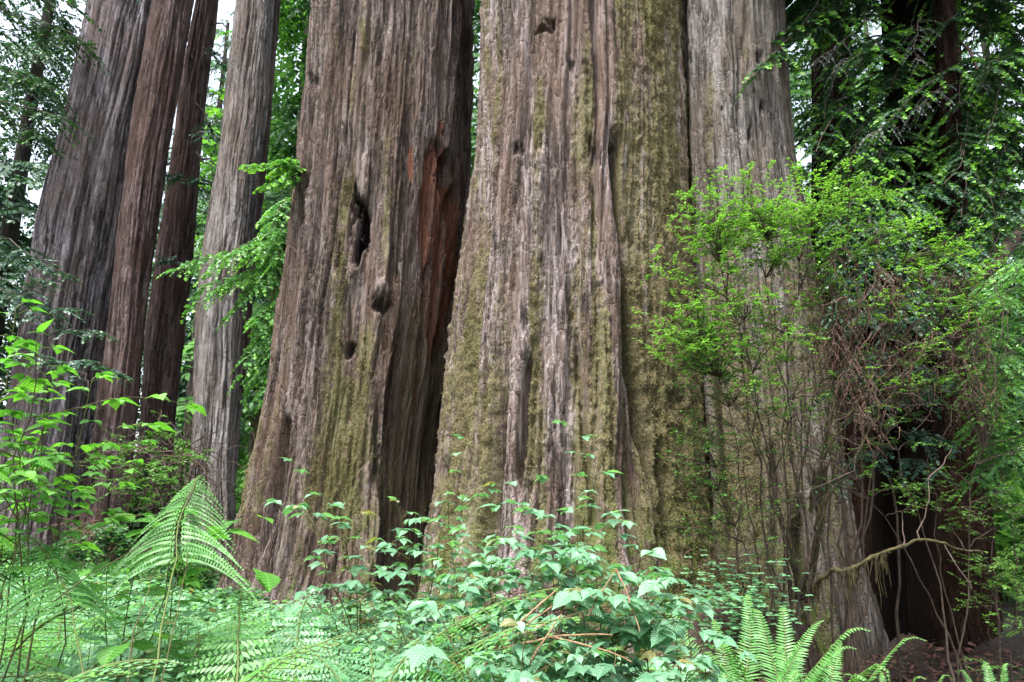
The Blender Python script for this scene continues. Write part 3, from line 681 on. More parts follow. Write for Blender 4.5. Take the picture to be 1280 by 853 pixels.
def stick(H, r, rng, sides=8, lean=.02):
    b = Buf(); z = np.linspace(-.4, H, 12)
    w = np.cumsum(rng.normal(size=(12, 2)) * lean, 0)
    b.tube(np.stack([w[:, 0] - w[0, 0], w[:, 1] - w[0, 1], z], -1), np.linspace(r, r * .2, 12), sides); return b

def set_mask(me):
    n = len(me.vertices); a = me.attributes.new('mask', 'FLOAT_COLOR', 'POINT'); a.data.foreach_set('color', np.tile(np.array([.15, 0, 0, 0], np.float32), n))

FAR = []
for i, (H, z0, rm, nb, r) in enumerate([(22, 1.5, 3.2, 95, .30), (26, 3.5, 3.6, 95, .38), (16, .6, 2.8, 80, .2), (9, .3, 2.2, 60, .10), (30, 9, 4.0, 85, .45)]):
    rng = np.random.default_rng(300 + i)
    cb = crown_buf(rng, H, z0, rm, nb)
    tb = stick(H, r, rng).data('trunk', M['bark_far']); set_mask(tb)
    FAR.append((tb, [cb.data('crown', M[k]) for k in ('far1', 'far2', 'far3')]))
print('far kinds', time.time() - T0)
def far_tree(px, Y, kind, mat, sc, label, rz=0, group='conifers far behind the big trunks', name='conifer_tree', z=None):
    x = float(P(px, 600, Y)[0]); loc = (x, Y, float(gz(x, Y)) if z is None else z)
    t = thing(name, label, 'tree', loc, rz, group); t.scale = (sc, sc, sc)
    tb, cr = FAR[kind]
    obj('trunk', tb, t); obj('crown', cr[mat], t)
    return t
rng = np.random.default_rng(41)
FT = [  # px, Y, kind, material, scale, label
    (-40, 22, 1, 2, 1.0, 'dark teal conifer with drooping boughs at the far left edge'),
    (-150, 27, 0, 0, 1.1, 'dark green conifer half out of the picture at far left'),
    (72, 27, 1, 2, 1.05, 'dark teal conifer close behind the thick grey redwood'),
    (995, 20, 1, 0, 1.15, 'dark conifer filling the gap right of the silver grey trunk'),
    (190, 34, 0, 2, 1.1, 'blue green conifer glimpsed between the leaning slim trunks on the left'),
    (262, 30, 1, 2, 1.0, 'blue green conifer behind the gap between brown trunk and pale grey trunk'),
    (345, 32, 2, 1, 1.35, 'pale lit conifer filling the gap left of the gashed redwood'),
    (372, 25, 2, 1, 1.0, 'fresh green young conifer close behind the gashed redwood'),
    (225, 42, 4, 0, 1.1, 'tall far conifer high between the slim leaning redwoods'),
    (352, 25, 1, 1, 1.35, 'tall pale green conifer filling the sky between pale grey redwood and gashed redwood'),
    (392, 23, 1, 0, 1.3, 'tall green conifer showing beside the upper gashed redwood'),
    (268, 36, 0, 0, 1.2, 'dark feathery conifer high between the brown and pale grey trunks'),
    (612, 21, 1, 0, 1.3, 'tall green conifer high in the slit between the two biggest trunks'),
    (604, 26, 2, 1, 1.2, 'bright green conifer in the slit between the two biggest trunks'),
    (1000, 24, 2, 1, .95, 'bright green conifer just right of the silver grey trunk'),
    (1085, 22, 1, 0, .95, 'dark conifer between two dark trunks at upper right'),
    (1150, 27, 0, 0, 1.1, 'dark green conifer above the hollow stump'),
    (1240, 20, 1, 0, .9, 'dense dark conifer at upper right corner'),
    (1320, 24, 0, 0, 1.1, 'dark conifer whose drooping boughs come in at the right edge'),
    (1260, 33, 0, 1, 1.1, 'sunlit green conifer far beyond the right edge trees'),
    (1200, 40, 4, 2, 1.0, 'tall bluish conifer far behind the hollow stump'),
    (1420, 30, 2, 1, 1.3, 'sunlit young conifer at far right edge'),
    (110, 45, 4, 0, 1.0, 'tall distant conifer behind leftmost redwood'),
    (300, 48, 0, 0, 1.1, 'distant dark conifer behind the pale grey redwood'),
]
for i, (px, Y, k, m, sc, lb) in enumerate(FT): far_tree(px, Y, k, m, sc, lb, rng.uniform(0, 6.3))

# low bushes in the distance
BUSH = []
for i in range(3):
    rng = np.random.default_rng(400 + i); b, tw = Buf(), Buf()
    n = 2600
    th = rng.uniform(0, 2 * np.pi, n); rr = rng.uniform(0, 1, n) ** .5; zz = rng.uniform(.05, 1, n) ** .8
    cl = .5 + .5 * noise(np.cos(th) * rr * 3, np.sin(th) * rr * 3, zz * 3, 70 + i)
    keep = cl > .42
    pos = np.stack([np.cos(th) * rr * (1.1 - .55 * zz), np.sin(th) * rr * (1.1 - .55 * zz), zz * 1.25], -1)[keep]
    d = unit(pos * np.array([1, 1, .15]) + rng.normal(size=pos.shape) * .5)
    b.inst(CLUMP, pos, d, np.array([0, 0, 1.0]) + rng.normal(size=pos.shape) * .4, rng.uniform(.07, .16, len(pos)), rng.uniform(0, 1.25, len(pos)))
    for k in range(12):
        e = pos[rng.integers(len(pos))]; tw.tube(curve((0, 0, -.1), e, 6, -.05, .1, rng), np.linspace(.018, .005, 6), 4)
    BUSH.append(([b.data('foliage', M[k]) for k in ('far1', 'far2')], tw.data('stem', M['twig'])))
def bush(px, Y, k, m, sc, label, group, sz=1.0):
    x = float(P(px, 600, Y)[0]); t = thing('leafy_bush', label, 'bush', (x, Y, float(gz(x, Y)) - .05), px * .37, group); t.scale = (sc, sc, sc * sz)
    obj('foliage', BUSH[k][0][m], t); obj('stem', BUSH[k][1], t)
rng = np.random.default_rng(47)
for i in range(26):
    px, Y = rng.uniform(-20, 330), rng.uniform(7.2, 13.5)
    if abs(px - 350) < 90 and Y > 8.5: continue
    bush(px, Y, i % 3, (0, 1, 0)[i % 3], rng.uniform(.45, .8), 'low dull green bush before the slim leaning trunks', 'low bushes before the left trunks', rng.uniform(.6, .9))
rng = np.random.default_rng(43)
spots_l = [(0, 19), (60, 20), (118, 21), (150, 17.5), (178, 23), (222, 21), (250, 26), (305, 22), (338, 19), (375, 21), (90, 27), (290, 30), (340, 27), (200, 31), (30, 33), (150, 36), (395, 30)]
for i, (px, Y) in enumerate(spots_l):
    bush(px, Y, i % 3, 1 if i % 3 else 0, rng.uniform(1.0, 1.7), 'soft green bush among the slim trunks', 'undergrowth bushes behind the left trunks', rng.uniform(.8, 1.3))
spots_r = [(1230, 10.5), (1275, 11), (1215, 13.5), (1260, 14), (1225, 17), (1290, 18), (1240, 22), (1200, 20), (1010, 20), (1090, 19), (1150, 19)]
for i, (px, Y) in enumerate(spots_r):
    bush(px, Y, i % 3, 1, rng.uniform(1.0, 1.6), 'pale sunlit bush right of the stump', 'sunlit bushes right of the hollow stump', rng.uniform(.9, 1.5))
print('background', time.time() - T0)

def add_bough(parent, base, name, segs, mat, seed, twig='twig', foliage='foliage', label=None, **kw):
    """segs: list of (path, kwargs); one bough part with its foliage as a sub-part"""
    b, tw = Buf(), Buf(); rng = np.random.default_rng(seed)
    for path, k in segs:
        kk = dict(kw); kk.update(k); bough(b, tw, path, rng=rng, **kk)
    o = obj(name, tw.data(name, M[twig], base), parent)
    if label: o['label'] = label
    if b.n: obj(foliage, b.data(foliage, M[mat], base, smooth=False), o)
    return o
def px_path(a, b, n=12, sag=-.04, wig=.05, rng=None):
    """from (px,py,Y) to (px,py,Y)"""
    return curve(P(*a), P(*b), n, sag, wig, rng)

# upper left: dark hanging boughs in front of the sky, borne by a tree left of the frame
rng = np.random.default_rng(77)
b0 = np.array([-13.8, 15.0, float(gz(-13.8, 15))])
t = thing('hemlock_tree', 'dark hemlock at left edge, long bare branches and drooping teal boughs', 'tree', b0)
tb = stick(24, .32, rng); me = tb.data('trunk', M['bark_dark']); set_mask(me); obj('trunk', me, t)
for i, (a, e) in enumerate([((-140, -60), (90, 8)), ((-160, -20), (105, 55)), ((-150, 30), (118, 62)), ((-150, 60), (85, 120)), ((-140, 110), (88, 150)), ((-140, 120), (60, 172)), ((-150, -90), (60, -20)),
                            ((-150, 270), (48, 330)), ((-150, 330), (30, 370)), ((-140, 350), (60, 380)), ((-120, -120), (150, -40))]):
    Y1 = rng.uniform(12.5, 14.5)
    p = px_path((*a, 15), (*e, Y1), 14, -.05, .05, rng)
    add_bough(t, b0, 'bough', [(p, {})], 'conifer_teal' if i > 6 else 'conifer', 500 + i, r0=.035, sub_len=1.5, n_sub=30, strip=.13, tip=.10, droop=.45, t0=.25, thick=1.0, dens=.95, needle=NEEDLE_W)

# small hemlock sprigs in front of the left trunks
t1, bb1 = TREES['T1']
for i, (a, e, Y) in enumerate([((60, 420, 13.5), (146, 424, 12.6), 0), ((40, 400, 13.2), (102, 388, 12.5), 0), ((110, 462, 13), (150, 468, 12.6), 0), ((20, 330, 13.5), (90, 345, 13), 0), ((10, 375, 13.3), (70, 352, 12.9), 0), ((45, 470, 13), (120, 452, 12.4), 0), ((15, 440, 13), (95, 476, 12.4), 0)]):
    add_bough(t1, bb1, 'sprig', [(px_path(a, e, 8, -.06, .04, rng), {})], 'conifer_teal', 540 + i, r0=.012, sub_len=.55, n_sub=14, strip=.10, tip=.35, droop=.3, needle=NEEDLE_W)
t3, bb3 = TREES['T3']
for i, (a, e) in enumerate([((236, 222, 17.2), (196, 218, 16.6)), ((240, 235, 17.2), (252, 222, 16.6)), ((255, 60, 17.4), (285, 90, 16.8)), ((262, 150, 17.4), (250, 178, 16.4)), ((225, 330, 17.2), (205, 322, 16.5))]):
    add_bough(t3, bb3, 'sprig', [(px_path(a, e, 8, -.06, .05, rng), {})], 'conifer_teal', 560 + i, r0=.015, sub_len=.6, n_sub=12, strip=.12, tip=.2, droop=.4, needle=NEEDLE_W)
# dead broken branches on the slim trunks
for key, lst in {'T3': [((245, 130, 17.7), (262, 175, 17)), ((268, 30, 17.8), (292, 50, 17.2)), ((245, 190, 17.7), (266, 250, 17)), ((205, 265, 17.6), (192, 300, 17)), ((250, 200, 17.8), (285, 240, 17.2))],
                 'T1': [((70, 470, 14), (110, 490, 13.2))]}.items():
    tt_, bb_ = TREES[key]
    for a, e in lst:
        tw = Buf(); p = px_path(a, e, 9, -.1, .12, rng); tw.tube(p, np.linspace(.03, .008, 9), 5)
        q = curve(p[5], p[5] + rng.normal(size=3) * .3, 5, .1, .1, rng); tw.tube(q, np.linspace(.012, .004, 5), 4)
        obj('dead_branch', tw.data('dead_branch', M['deadtwig'], bb_), tt_)

# fresh green sapling between the pale grey trunk and the gashed redwood
sx = P(352, 600, 11.6); b0 = np.array([sx[0] + .25, 12.2, float(gz(sx[0], 12.2))])
t = thing('hemlock_sapling', 'fresh green hemlock sapling with sagging sprays beside the gashed redwood', 'young tree', b0)
rng = np.random.default_rng(88)
top = P(372, 150, 12.2); path = curve(b0, top, 12, 0, .03, rng); tb = Buf(); tb.tube(path, np.linspace(.06, .012, 12), 6); obj('trunk', tb.data('trunk', M['twig'], b0), t)
for i, (a, e) in enumerate([((360, 322), (216, 338)), ((362, 345), (238, 382)), ((366, 300), (262, 345)), ((360, 360), (300, 470)), ((362, 330), (285, 395)), ((365, 380), (318, 440)), ((372, 290), (320, 310)), ((366, 400), (310, 485)), ((372, 270), (345, 330)), ((360, 310), (330, 420)), ((364, 420), (330, 500)),
                            ((365, 335), (255, 360)), ((365, 365), (318, 405)), ((366, 250), (338, 285)), ((364, 450), (322, 470)), ((370, 350), (345, 460))]):
    Y1 = rng.uniform(10.6, 11.6)
    add_bough(t, b0, 'bough', [(px_path((*a, 12.1), (*e, Y1), 12, -.10, .04, rng), {})], 'sapling', 600 + i, r0=.012, sub_len=.55, n_sub=20, strip=.095, tip=.42, droop=.55, thick=1.2, needle=NEEDLE_W)
tl, bl = TREES['L']
for i, (a, e) in enumerate([((384, 218, 9.8), (305, 206, 9.3)), ((384, 222, 9.8), (332, 232, 9.3)), ((384, 216, 9.9), (352, 200, 9.4))]):
    add_bough(tl, bl, 'bough', [(px_path(a, e, 10, -.05, .05, rng), {})], 'sapling', 640 + i, r0=.014, sub_len=.34, n_sub=18, strip=.075, tip=.7, droop=.3, thick=1.4, needle=NEEDLE_W)

# burl and hanging bark flap on the gashed redwood
def blob(c, r, seed, sq=(1, 1, 1), n=40):
    u = np.linspace(0, 2 * np.pi, n, endpoint=False); v = np.linspace(.02, np.pi - .02, n // 2)
    U, Vv = np.meshgrid(u, v); d = np.stack([np.sin(Vv) * np.cos(U), np.sin(Vv) * np.sin(U), np.cos(Vv)], -1)
    k = 1 + .35 * fbm(d[..., 0] * 2, d[..., 1] * 2, d[..., 2] * 2, seed, 4)
    V = np.asarray(c) + d * k[..., None] * r * np.array(sq)
    m = n; i = np.arange(n // 2 - 1)[:, None] * m; j = np.arange(m)[None]; j2 = (j + 1) % m
    Q = np.stack([i + j, i + m + j, i + m + j2, i + j2], -1).reshape(-1, 4)
    return V.reshape(-1, 3), Q
# ------------------------------------------------------------------ right side: hanging conifer boughs
rng = np.random.default_rng(99)
tA, bA = TREES['RB']
up_r = [  # start, end, Y start, Y end, kind of spray
    ((1112, -30), (948, 88), 10.2, 8.4), ((1120, 30), (942, 96), 10.2, 8.2), ((1120, 20), (960, 60), 10.2, 8.6), ((1128, 60), (1072, 84), 10.2, 8.6),
    ((1140, 85), (1112, 116), 10.3, 8.8), ((1150, 60), (1070, 70), 10.2, 8.3), ((1135, 90), (1020, 190), 10.2, 8.2), ((1130, 130), (1060, 215), 10.2, 8.4),
    ((1170, 90), (1250, 170), 10.3, 8.8), ((1170, 110), (1200, 190), 10.2, 8.5), ((1290, 95), (1115, 150), 9.6, 8.2),
    ((1300, 70), (1235, 92), 9.4, 8.2), ((1190, -30), (1240, 40), 10.2, 9.0), ((1150, -40), (1190, 60), 10.2, 9.0), ((1200, 0), (1290, 60), 10.2, 9.2),
    ((1300, 10), (1180, 30), 9.6, 8.6), ((1310, 130), (1200, 200), 9.6, 8.4), ((1320, 150), (1240, 240), 9.6, 8.4), ((1130, 160), (1100, 255), 10.2, 8.6),
    ((1090, -40), (1010, 30), 11.4, 9.0), ((1060, 10), (980, 40), 12.4, 9.5), ((1180, 170), (1230, 260), 10.3, 8.8), ((1320, 220), (1250, 300), 9.6, 8.8), ((1140, 200), (1060, 262), 10.2, 8.2), ((1230, -50), (1270, 110), 11.0, 9.4),
    ((1180, 120), (1280, 210), 10.2, 9.2), ((1120, -40), (1080, 30), 10.2, 8.8), ((1230, 120), (1200, 280), 10.5, 8.2), ((1260, 60), (1180, 230), 10.5, 8.2), ((1250, 0), (1200, 130), 10.6, 8.4), ((1290, 40), (1230, 190), 10, 8.2), ((1230, 200), (1180, 330), 10, 8.2), ((1300, 170), (1225, 330), 9.8, 8.4), ((1080, -20), (1040, 120), 12, 9), ((1090, 60), (1030, 150), 12, 8.8), ((1070, 130), (1000, 190), 12, 9.4), ((1100, 200), (1080, 330), 10.4, 8.6), ((1120, 220), (1130, 350), 10.4, 8.6), ((1110, 110), (1010, 240), 10.4, 9.6), ((1100, 150), (1040, 290), 10.4, 9.6)]
for i, (a, e, Ya, Yb) in enumerate(up_r):
    p = px_path((*a, Ya), (*e, Yb), 14, -.10, .035, rng)
    add_bough(tA, bA, 'bough', [(p, {})], 'conifer', 700 + i, r0=.022, sub_len=.80, n_sub=30, strip=.078, tip=.55, droop=.42, t0=.22, thick=1.3, dens=1.0, tipw=1.9, needle=NEEDLE_W)
for i in range(16):
    x1, y1 = rng.uniform(1035, 1200), rng.uniform(290, 450)
    p = px_path((x1 + rng.uniform(40, 110), y1 - rng.uniform(60, 130), 8.9), (x1, y1, rng.uniform(7.7, 8.3)), 12, -.1, .04, rng)
    add_bough(tA, bA, 'bough', [(p, {})], 'conifer' if i % 3 else 'conifer_teal', 850 + i, r0=.018, sub_len=.7, n_sub=24, strip=.078, tip=.15, droop=.5, t0=.2, thick=1.2, needle=NEEDLE_W)
# higher boughs, added out of view to shade the stump
for i in range(34):
    az = rng.uniform(R(150), R(390)); z = rng.uniform(8.5, 17); L = rng.uniform(3, 5.2)
    p0 = np.array([bA[0] + .1, bA[1], z]); p1 = p0 + np.array([math.cos(az) * L, math.sin(az) * L, -.12 * L])
    if proj(p1[None])[1][0] > -60 and abs(proj(p1[None])[0][0] - 640) < 700: continue
    V_, = [curve(p0, p1, 9, -.06, .05, rng)]
    add_bough(tA, bA, 'bough', [(V_, {})], 'conifer', 760 + i, r0=.03, sub_len=2.0, n_sub=22, strip=.26, tip=.1, droop=.4, t0=.15, thick=1.3, dens=.9, needle=NEEDLE_W)
# hanging lichen and a dead limb among them
for k, (a, e) in enumerate([((1075, 40), (1020, 78)), ((1090, 60), (1046, 88)), ((1190, 110), (1140, 142)), ((1250, 100), (1205, 130)), ((1150, 20), (1148, 80)), ((1130, 140), (1085, 172))]):
    Yc = rng.uniform(8.2, 8.7)
    add_bough(tA, bA, 'dead_spray', [(px_path((*a, Yc + .6), (*e, Yc), 9, -.05, .05, rng), {})], 'grey_spray', 880 + k, r0=.010, sub_len=.42, n_sub=16, strip=.05, tip=0, droop=.8, t0=.25, thick=.8, needle=NEEDLE, twig='deadtwig')
tw = Buf(); p = px_path((1150, 50, 11), (1222, 88, 8.6), 12, -.18, .05, rng); tw.tube(p, np.linspace(.05, .02, 12), 6)
for k in range(5):
    tw.tube(curve(p[5 + k], p[5 + k] + np.array([rng.normal() * .3, -.1, -rng.uniform(.1, .5)]), 6, 0, .1, rng), np.linspace(.014, .004, 6), 4)
obj('dead_branch', tw.data('dead_branch', M['deadtwig'], bA), tA)

# leaning dark limb at the right edge
tw = Buf(); p = curve(P(1325, 225, 9.0), P(1205, 358, 8.2), 12, .05, .02, rng); tw.tube(p, np.linspace(.13, .06, 12), 8)
b0 = p[0]
t = thing('fallen_limb', 'thick dark bare limb slanting in from the right edge', 'branch', b0)
me = tw.data('limb', M['twig'], b0); obj('limb', me, t)
tw = Buf()
for k in range(14):
    s = rng.integers(2, 11); tw.tube(curve(p[s], p[s] + np.array([rng.normal() * .5, -rng.uniform(0, .5), rng.normal() * .5]), 6, .05, .12, rng), np.linspace(.014, .003, 6), 4)
obj('twigs', tw.data('twigs', M['deadtwig'], b0), t)

# hanging hemlock sprays low at the right edge and teal sprays in front of the stump
def small_hemlock(label, base_px, Yb, sprays, mat, seed, strip=.07, sub=.5, tip=.4, ns=18, name='hemlock_sapling', topz=None, r0=.04):
    rng = np.random.default_rng(seed)
    x = float(P(base_px, 800, Yb)[0]); b0 = np.array([x, Yb, float(gz(x, Yb))])
    t = thing(name, label, 'young tree', b0)
    tops = max(P(*s[0])[2] for s in sprays) + .3 if topz is None else topz
    tb = Buf(); path = curve(b0 - np.array([0, 0, .1]), np.array([x + .1, Yb + .1, tops]), 16, 0, .035, rng); tb.tube(path, np.linspace(r0, .008, 16) * rng.uniform(.85, 1.15, 16), 7)
    obj('trunk', tb.data('trunk', M['twig'], b0), t)
    for i, (a, e) in enumerate(sprays):
        add_bough(t, b0, 'bough', [(px_path(a, e, 10, -.08, .05, rng), {})], mat, seed * 10 + i, r0=.010, sub_len=sub, n_sub=ns, strip=strip, tip=tip, droop=.45, thick=1.1, needle=NEEDLE_W)
small_hemlock('drooping hemlock sapling with bright tips at the right edge below the slanting limb', 1300, 8.0,
    [((1300, 330 + 18 * k, 8.0), (1300 - 34 - 26 * ((k * 5) % 3), 350 + 19 * k + 12 * (k % 2), 7.0 + .12 * (k % 4))) for k in range(15)], 'sapling', 61, .075, .6, .3)
small_hemlock('shadowed blue green sapling with hanging sprays in front of hollow stump', 1120, 7.9,
    [((1118, 440, 7.8), (1040, 470, 7.2)), ((1118, 470, 7.8), (1150, 500, 7.2)), ((1120, 500, 7.8), (1075, 520, 7.2)), ((1120, 560, 7.8), (1030, 612, 7.1)), ((1120, 575, 7.8), (1170, 590, 7.2)), ((1118, 450, 7.8), (1185, 480, 7.3)), ((1118, 540, 7.8), (1190, 555, 7.3)), ((1120, 470, 7.8), (1020, 500, 7.3)), ((1120, 400, 7.8), (1180, 420, 7.2)), ((1118, 380, 7.8), (1060, 420, 7.2))], 'conifer_teal', 62, .085, .42, .05, 14, r0=.018)

# ------------------------------------------------------------------ huckleberry shrubs
def huckle(label, base, stems, sprays, seed, leaf=.031, mat='huckle', stem='twig', name='huckleberry_shrub', per=34, r0=.016, group=None):
    """stems rise from the base to each spray centre; each spray is a fan of zigzag twigs with two rows of tiny leaves"""
    rng = np.random.default_rng(seed)
    b0 = np.array(base); t = thing(name, label, 'shrub', b0, group=group)
    mains = []
    for k, e in enumerate(stems):
        e = P(*e)
        p = curve(b0 + np.array([rng.normal() * .12, rng.normal() * .1, -.1]), e, 14, 0, .04, rng, bow=(np.array([b0[0] - e[0], b0[1] - e[1], 0]) * .22))
        tw = Buf(); tw.tube(p, np.linspace(r0 * rng.uniform(.7, 1.2), r0 * .25, 14), 5); mains.append(p)
        obj('stem', tw.data('stem', M[stem], b0), t)
    allp = np.concatenate([m[4:] for m in mains])
    b, tw = Buf(), Buf(); POS, DIR, UP, LEN, RND = [], [], [], [], []
    for (x, y, Y, size, n) in sprays:
        c = P(x, y, Y)
        a = allp[np.argmin(((allp - c) ** 2).sum(1) + 3 * np.maximum(allp[:, 2] - c[2] + .05, 0))]
        p = curve(a, c, 9, -.05, .06, rng); tw.tube(p, np.linspace(.007, .003, 9), 4)
        hd = unit((c - a) * np.array([1, 1, .2]) + np.array([0, -.05, 0]))
        for k in range(n):
            s = p[rng.integers(3, 9)]; an = rng.normal() * 1.0
            d = np.array([hd[0] * math.cos(an) - hd[1] * math.sin(an), hd[0] * math.sin(an) + hd[1] * math.cos(an), rng.normal(.12, .22)])
            L = size * rng.uniform(.5, 1.15)
            q = curve(s + rng.normal(size=3) * size * .22, s + unit(d) * L, 7, -.04, .09, rng); tw.tube(q, np.linspace(.003, .0012, 7), 3)
            m = max(6, int(per * L / .4))
            tt = np.sort(rng.uniform(.08, 1, m)); pos = np.stack([np.interp(tt, np.linspace(0, 1, 7), q[:, j]) for j in range(3)], -1)
            td = unit(q[-1] - q[0]); lat = unit(np.cross(td, [0, 0, 1.0])) * np.where(np.arange(m) % 2, 1, -1)[:, None]
            POS.append(pos); DIR.append(td * .5 + lat * .85 + rng.normal(size=(m, 3)) * .25); UP.append(np.array([0, 0, 1.0]) + rng.normal(size=(m, 3)) * .35)
            LEN.append(leaf * rng.uniform(.6, 1.3, m)); RND.append(np.clip(rng.uniform(0, 1, m) * .6 + .4 * rng.uniform(), 0, 1))
    c = np.concatenate; b.inst(ELL, c(POS), c(DIR), c(UP), c(LEN), c(RND), c(LEN) * 1.05)
    l = obj('foliage', b.data('foliage', M[mat], b0), t)
    obj('twigs', tw.data('twigs', M['twig'], b0), t)
    return t
rng = np.random.default_rng(123)
def cloud(n, cx, cy, sx, sy, Ya, Yb, size, k):
    return [(rng.normal(cx, sx), rng.normal(cy, sy), rng.uniform(Ya, Yb), size * rng.uniform(.8, 1.2), k) for _ in range(int(n * 1.8))]
hb = P(1000, 745, 6.9)
spr = (cloud(16, 960, 270, 32, 26, 6.0, 6.8, .34, 7) + cloud(12, 905, 300, 26, 26, 5.9, 6.5, .32, 6) + cloud(9, 925, 390, 36, 26, 5.8, 6.5, .3, 6) + cloud(9, 865, 440, 24, 16, 5.8, 6.4, .30, 5) + cloud(9, 1020, 280, 26, 22, 6.0, 6.9, .32, 6)
       + cloud(8, 905, 420, 34, 24, 5.9, 6.6, .3, 5) + cloud(8, 870, 380, 22, 30, 5.8, 6.4, .3, 5) + cloud(9, 930, 470, 44, 26, 5.9, 6.6, .3, 5) + cloud(7, 880, 260, 18, 14, 5.9, 6.4, .3, 6) + cloud(7, 1000, 380, 36, 36, 6.0, 6.8, .28, 4))
huckle('tall bright green huckleberry shrub before the silver grey trunk', (hb[0], 6.9, float(gz(hb[0], 6.9))),
       [(960, 300, 6.5), (900, 330, 6.3), (1010, 290, 6.6), (880, 440, 6.2), (985, 420, 6.5), (930, 400, 6.3), (1040, 330, 6.7), (960, 520, 6.5)], spr, 901)
spr = (cloud(5, 1085, 300, 36, 28, 6.2, 7.1, .34, 5) + cloud(9, 1135, 330, 34, 30, 6.2, 7.0, .32, 5) + cloud(8, 1060, 235, 40, 14, 6.3, 7.0, .3, 5) + cloud(6, 1180, 400, 30, 30, 6.2, 7.0, .3, 4) + cloud(8, 1140, 445, 40, 24, 6.2, 6.9, .28, 4) + cloud(4, 1120, 270, 44, 24, 6.2, 7.0, .32, 4) + cloud(9, 1200, 340, 30, 30, 6.3, 7.1, .32, 5) + cloud(8, 1050, 340, 34, 26, 6.2, 6.9, .3, 5))
hb2 = P(1052, 760, 7.1)
huckle('huckleberry shrub with fewer leaves and many bare twigs above the hollow stump', (hb2[0], 7.1, float(gz(hb2[0], 7.1))),
       [(1085, 310, 6.8), (1130, 330, 6.7), (1060, 250, 6.8), (1175, 400, 6.7), (1120, 430, 6.6), (1040, 400, 6.7)], spr, 902, leaf=.033)
spr = (cloud(7, 900, 500, 34, 30, 6.0, 6.7, .26, 4) + cloud(7, 890, 560, 26, 34, 6.1, 6.7, .24, 4) + cloud(6, 1000, 520, 50, 40, 6.1, 6.7, .24, 3) + cloud(9, 940, 610, 44, 34, 6.1, 6.7, .24, 4) + cloud(8, 860, 600, 22, 40, 6.1, 6.6, .22, 4))
hb3 = P(945, 760, 6.8)
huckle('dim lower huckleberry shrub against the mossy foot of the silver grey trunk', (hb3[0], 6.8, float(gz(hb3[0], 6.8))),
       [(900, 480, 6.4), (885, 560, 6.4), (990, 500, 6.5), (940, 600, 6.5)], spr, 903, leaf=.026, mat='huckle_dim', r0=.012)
spr = (cloud(9, 1110, 560, 60, 46, 6.4, 7.1, .26, 4) + cloud(6, 1160, 600, 34, 20, 6.3, 6.9, .26, 4) + cloud(5, 1230, 590, 26, 40, 6.3, 7.0, .28, 5) + cloud(9, 1225, 480, 30, 50, 6.3, 7.0, .30, 5) + cloud(8, 1060, 520, 40, 40, 6.3, 7.0, .26, 4) + cloud(8, 1230, 400, 30, 40, 6.3, 7.0, .3, 5))
hb4 = P(1195, 840, 6.9)
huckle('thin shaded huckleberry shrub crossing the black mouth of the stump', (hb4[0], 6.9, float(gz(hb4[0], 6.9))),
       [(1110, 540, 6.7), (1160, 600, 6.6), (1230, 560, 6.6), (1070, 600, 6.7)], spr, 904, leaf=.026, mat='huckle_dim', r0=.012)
spr = cloud(9, 1255, 640, 26, 50, 6.6, 7.6, .3, 6) + cloud(8, 1250, 760, 26, 50, 6.6, 7.6, .3, 6)
hb5 = P(1262, 850, 7.2)
huckle('light green huckleberry shrub low at the right edge', (hb5[0], 7.2, float(gz(hb5[0], 7.2))), [(1245, 620, 7.1), (1265, 650, 7.2), (1240, 730, 7.0), (1275, 740, 7.2)], spr, 905, leaf=.03)
spr = cloud(10, 185, 580, 26, 26, 9.4, 10.4, .4, 6)
hb6 = P(205, 690, 10.2)
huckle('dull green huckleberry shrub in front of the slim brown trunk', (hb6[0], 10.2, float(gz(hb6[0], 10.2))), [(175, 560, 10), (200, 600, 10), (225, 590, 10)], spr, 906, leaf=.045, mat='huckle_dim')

# dead twig tangle in front of the stump
def tangle(label, base, lines, seed, mat='deadtwig', n=60, box=None, name='dead_twig_tangle', r=.006):
    rng = np.random.default_rng(seed); b0 = np.array(base); t = thing(name, label, 'dead twigs', b0)
    mains = []
    tw = Buf()
    for (a, e, rr) in lines:
        p = curve(P(*a), P(*e), 14, -.03, .06, rng); tw.tube(p, np.linspace(rr, rr * .35, 14), 5); mains.append(p)
    obj('branches', tw.data('branches', M['mossy' if mat == 'deadtwig' else mat], b0), t)
    tw = Buf(); allp = np.concatenate(mains)
    for k in range(n):
        s = allp[rng.integers(len(allp))]; d = rng.normal(size=3) * np.array([1, .6, .7]); d[2] -= .15
        p = curve(s, s + d * rng.uniform(.15, .5), 7, .08, .12, rng); tw.tube(p, np.linspace(r, r * .3, 7), 3)
        for j in range(3):
            s2 = p[rng.integers(2, 7)]; tw.tube(curve(s2, s2 + rng.normal(size=3) * .14 - np.array([0, 0, .06]), 5, .05, .12, rng), np.linspace(r * .5, r * .2, 5), 3)
    obj('twigs', tw.data('twigs', M[mat], b0), t)
    return t
g0 = P(1010, 760, 7.1)
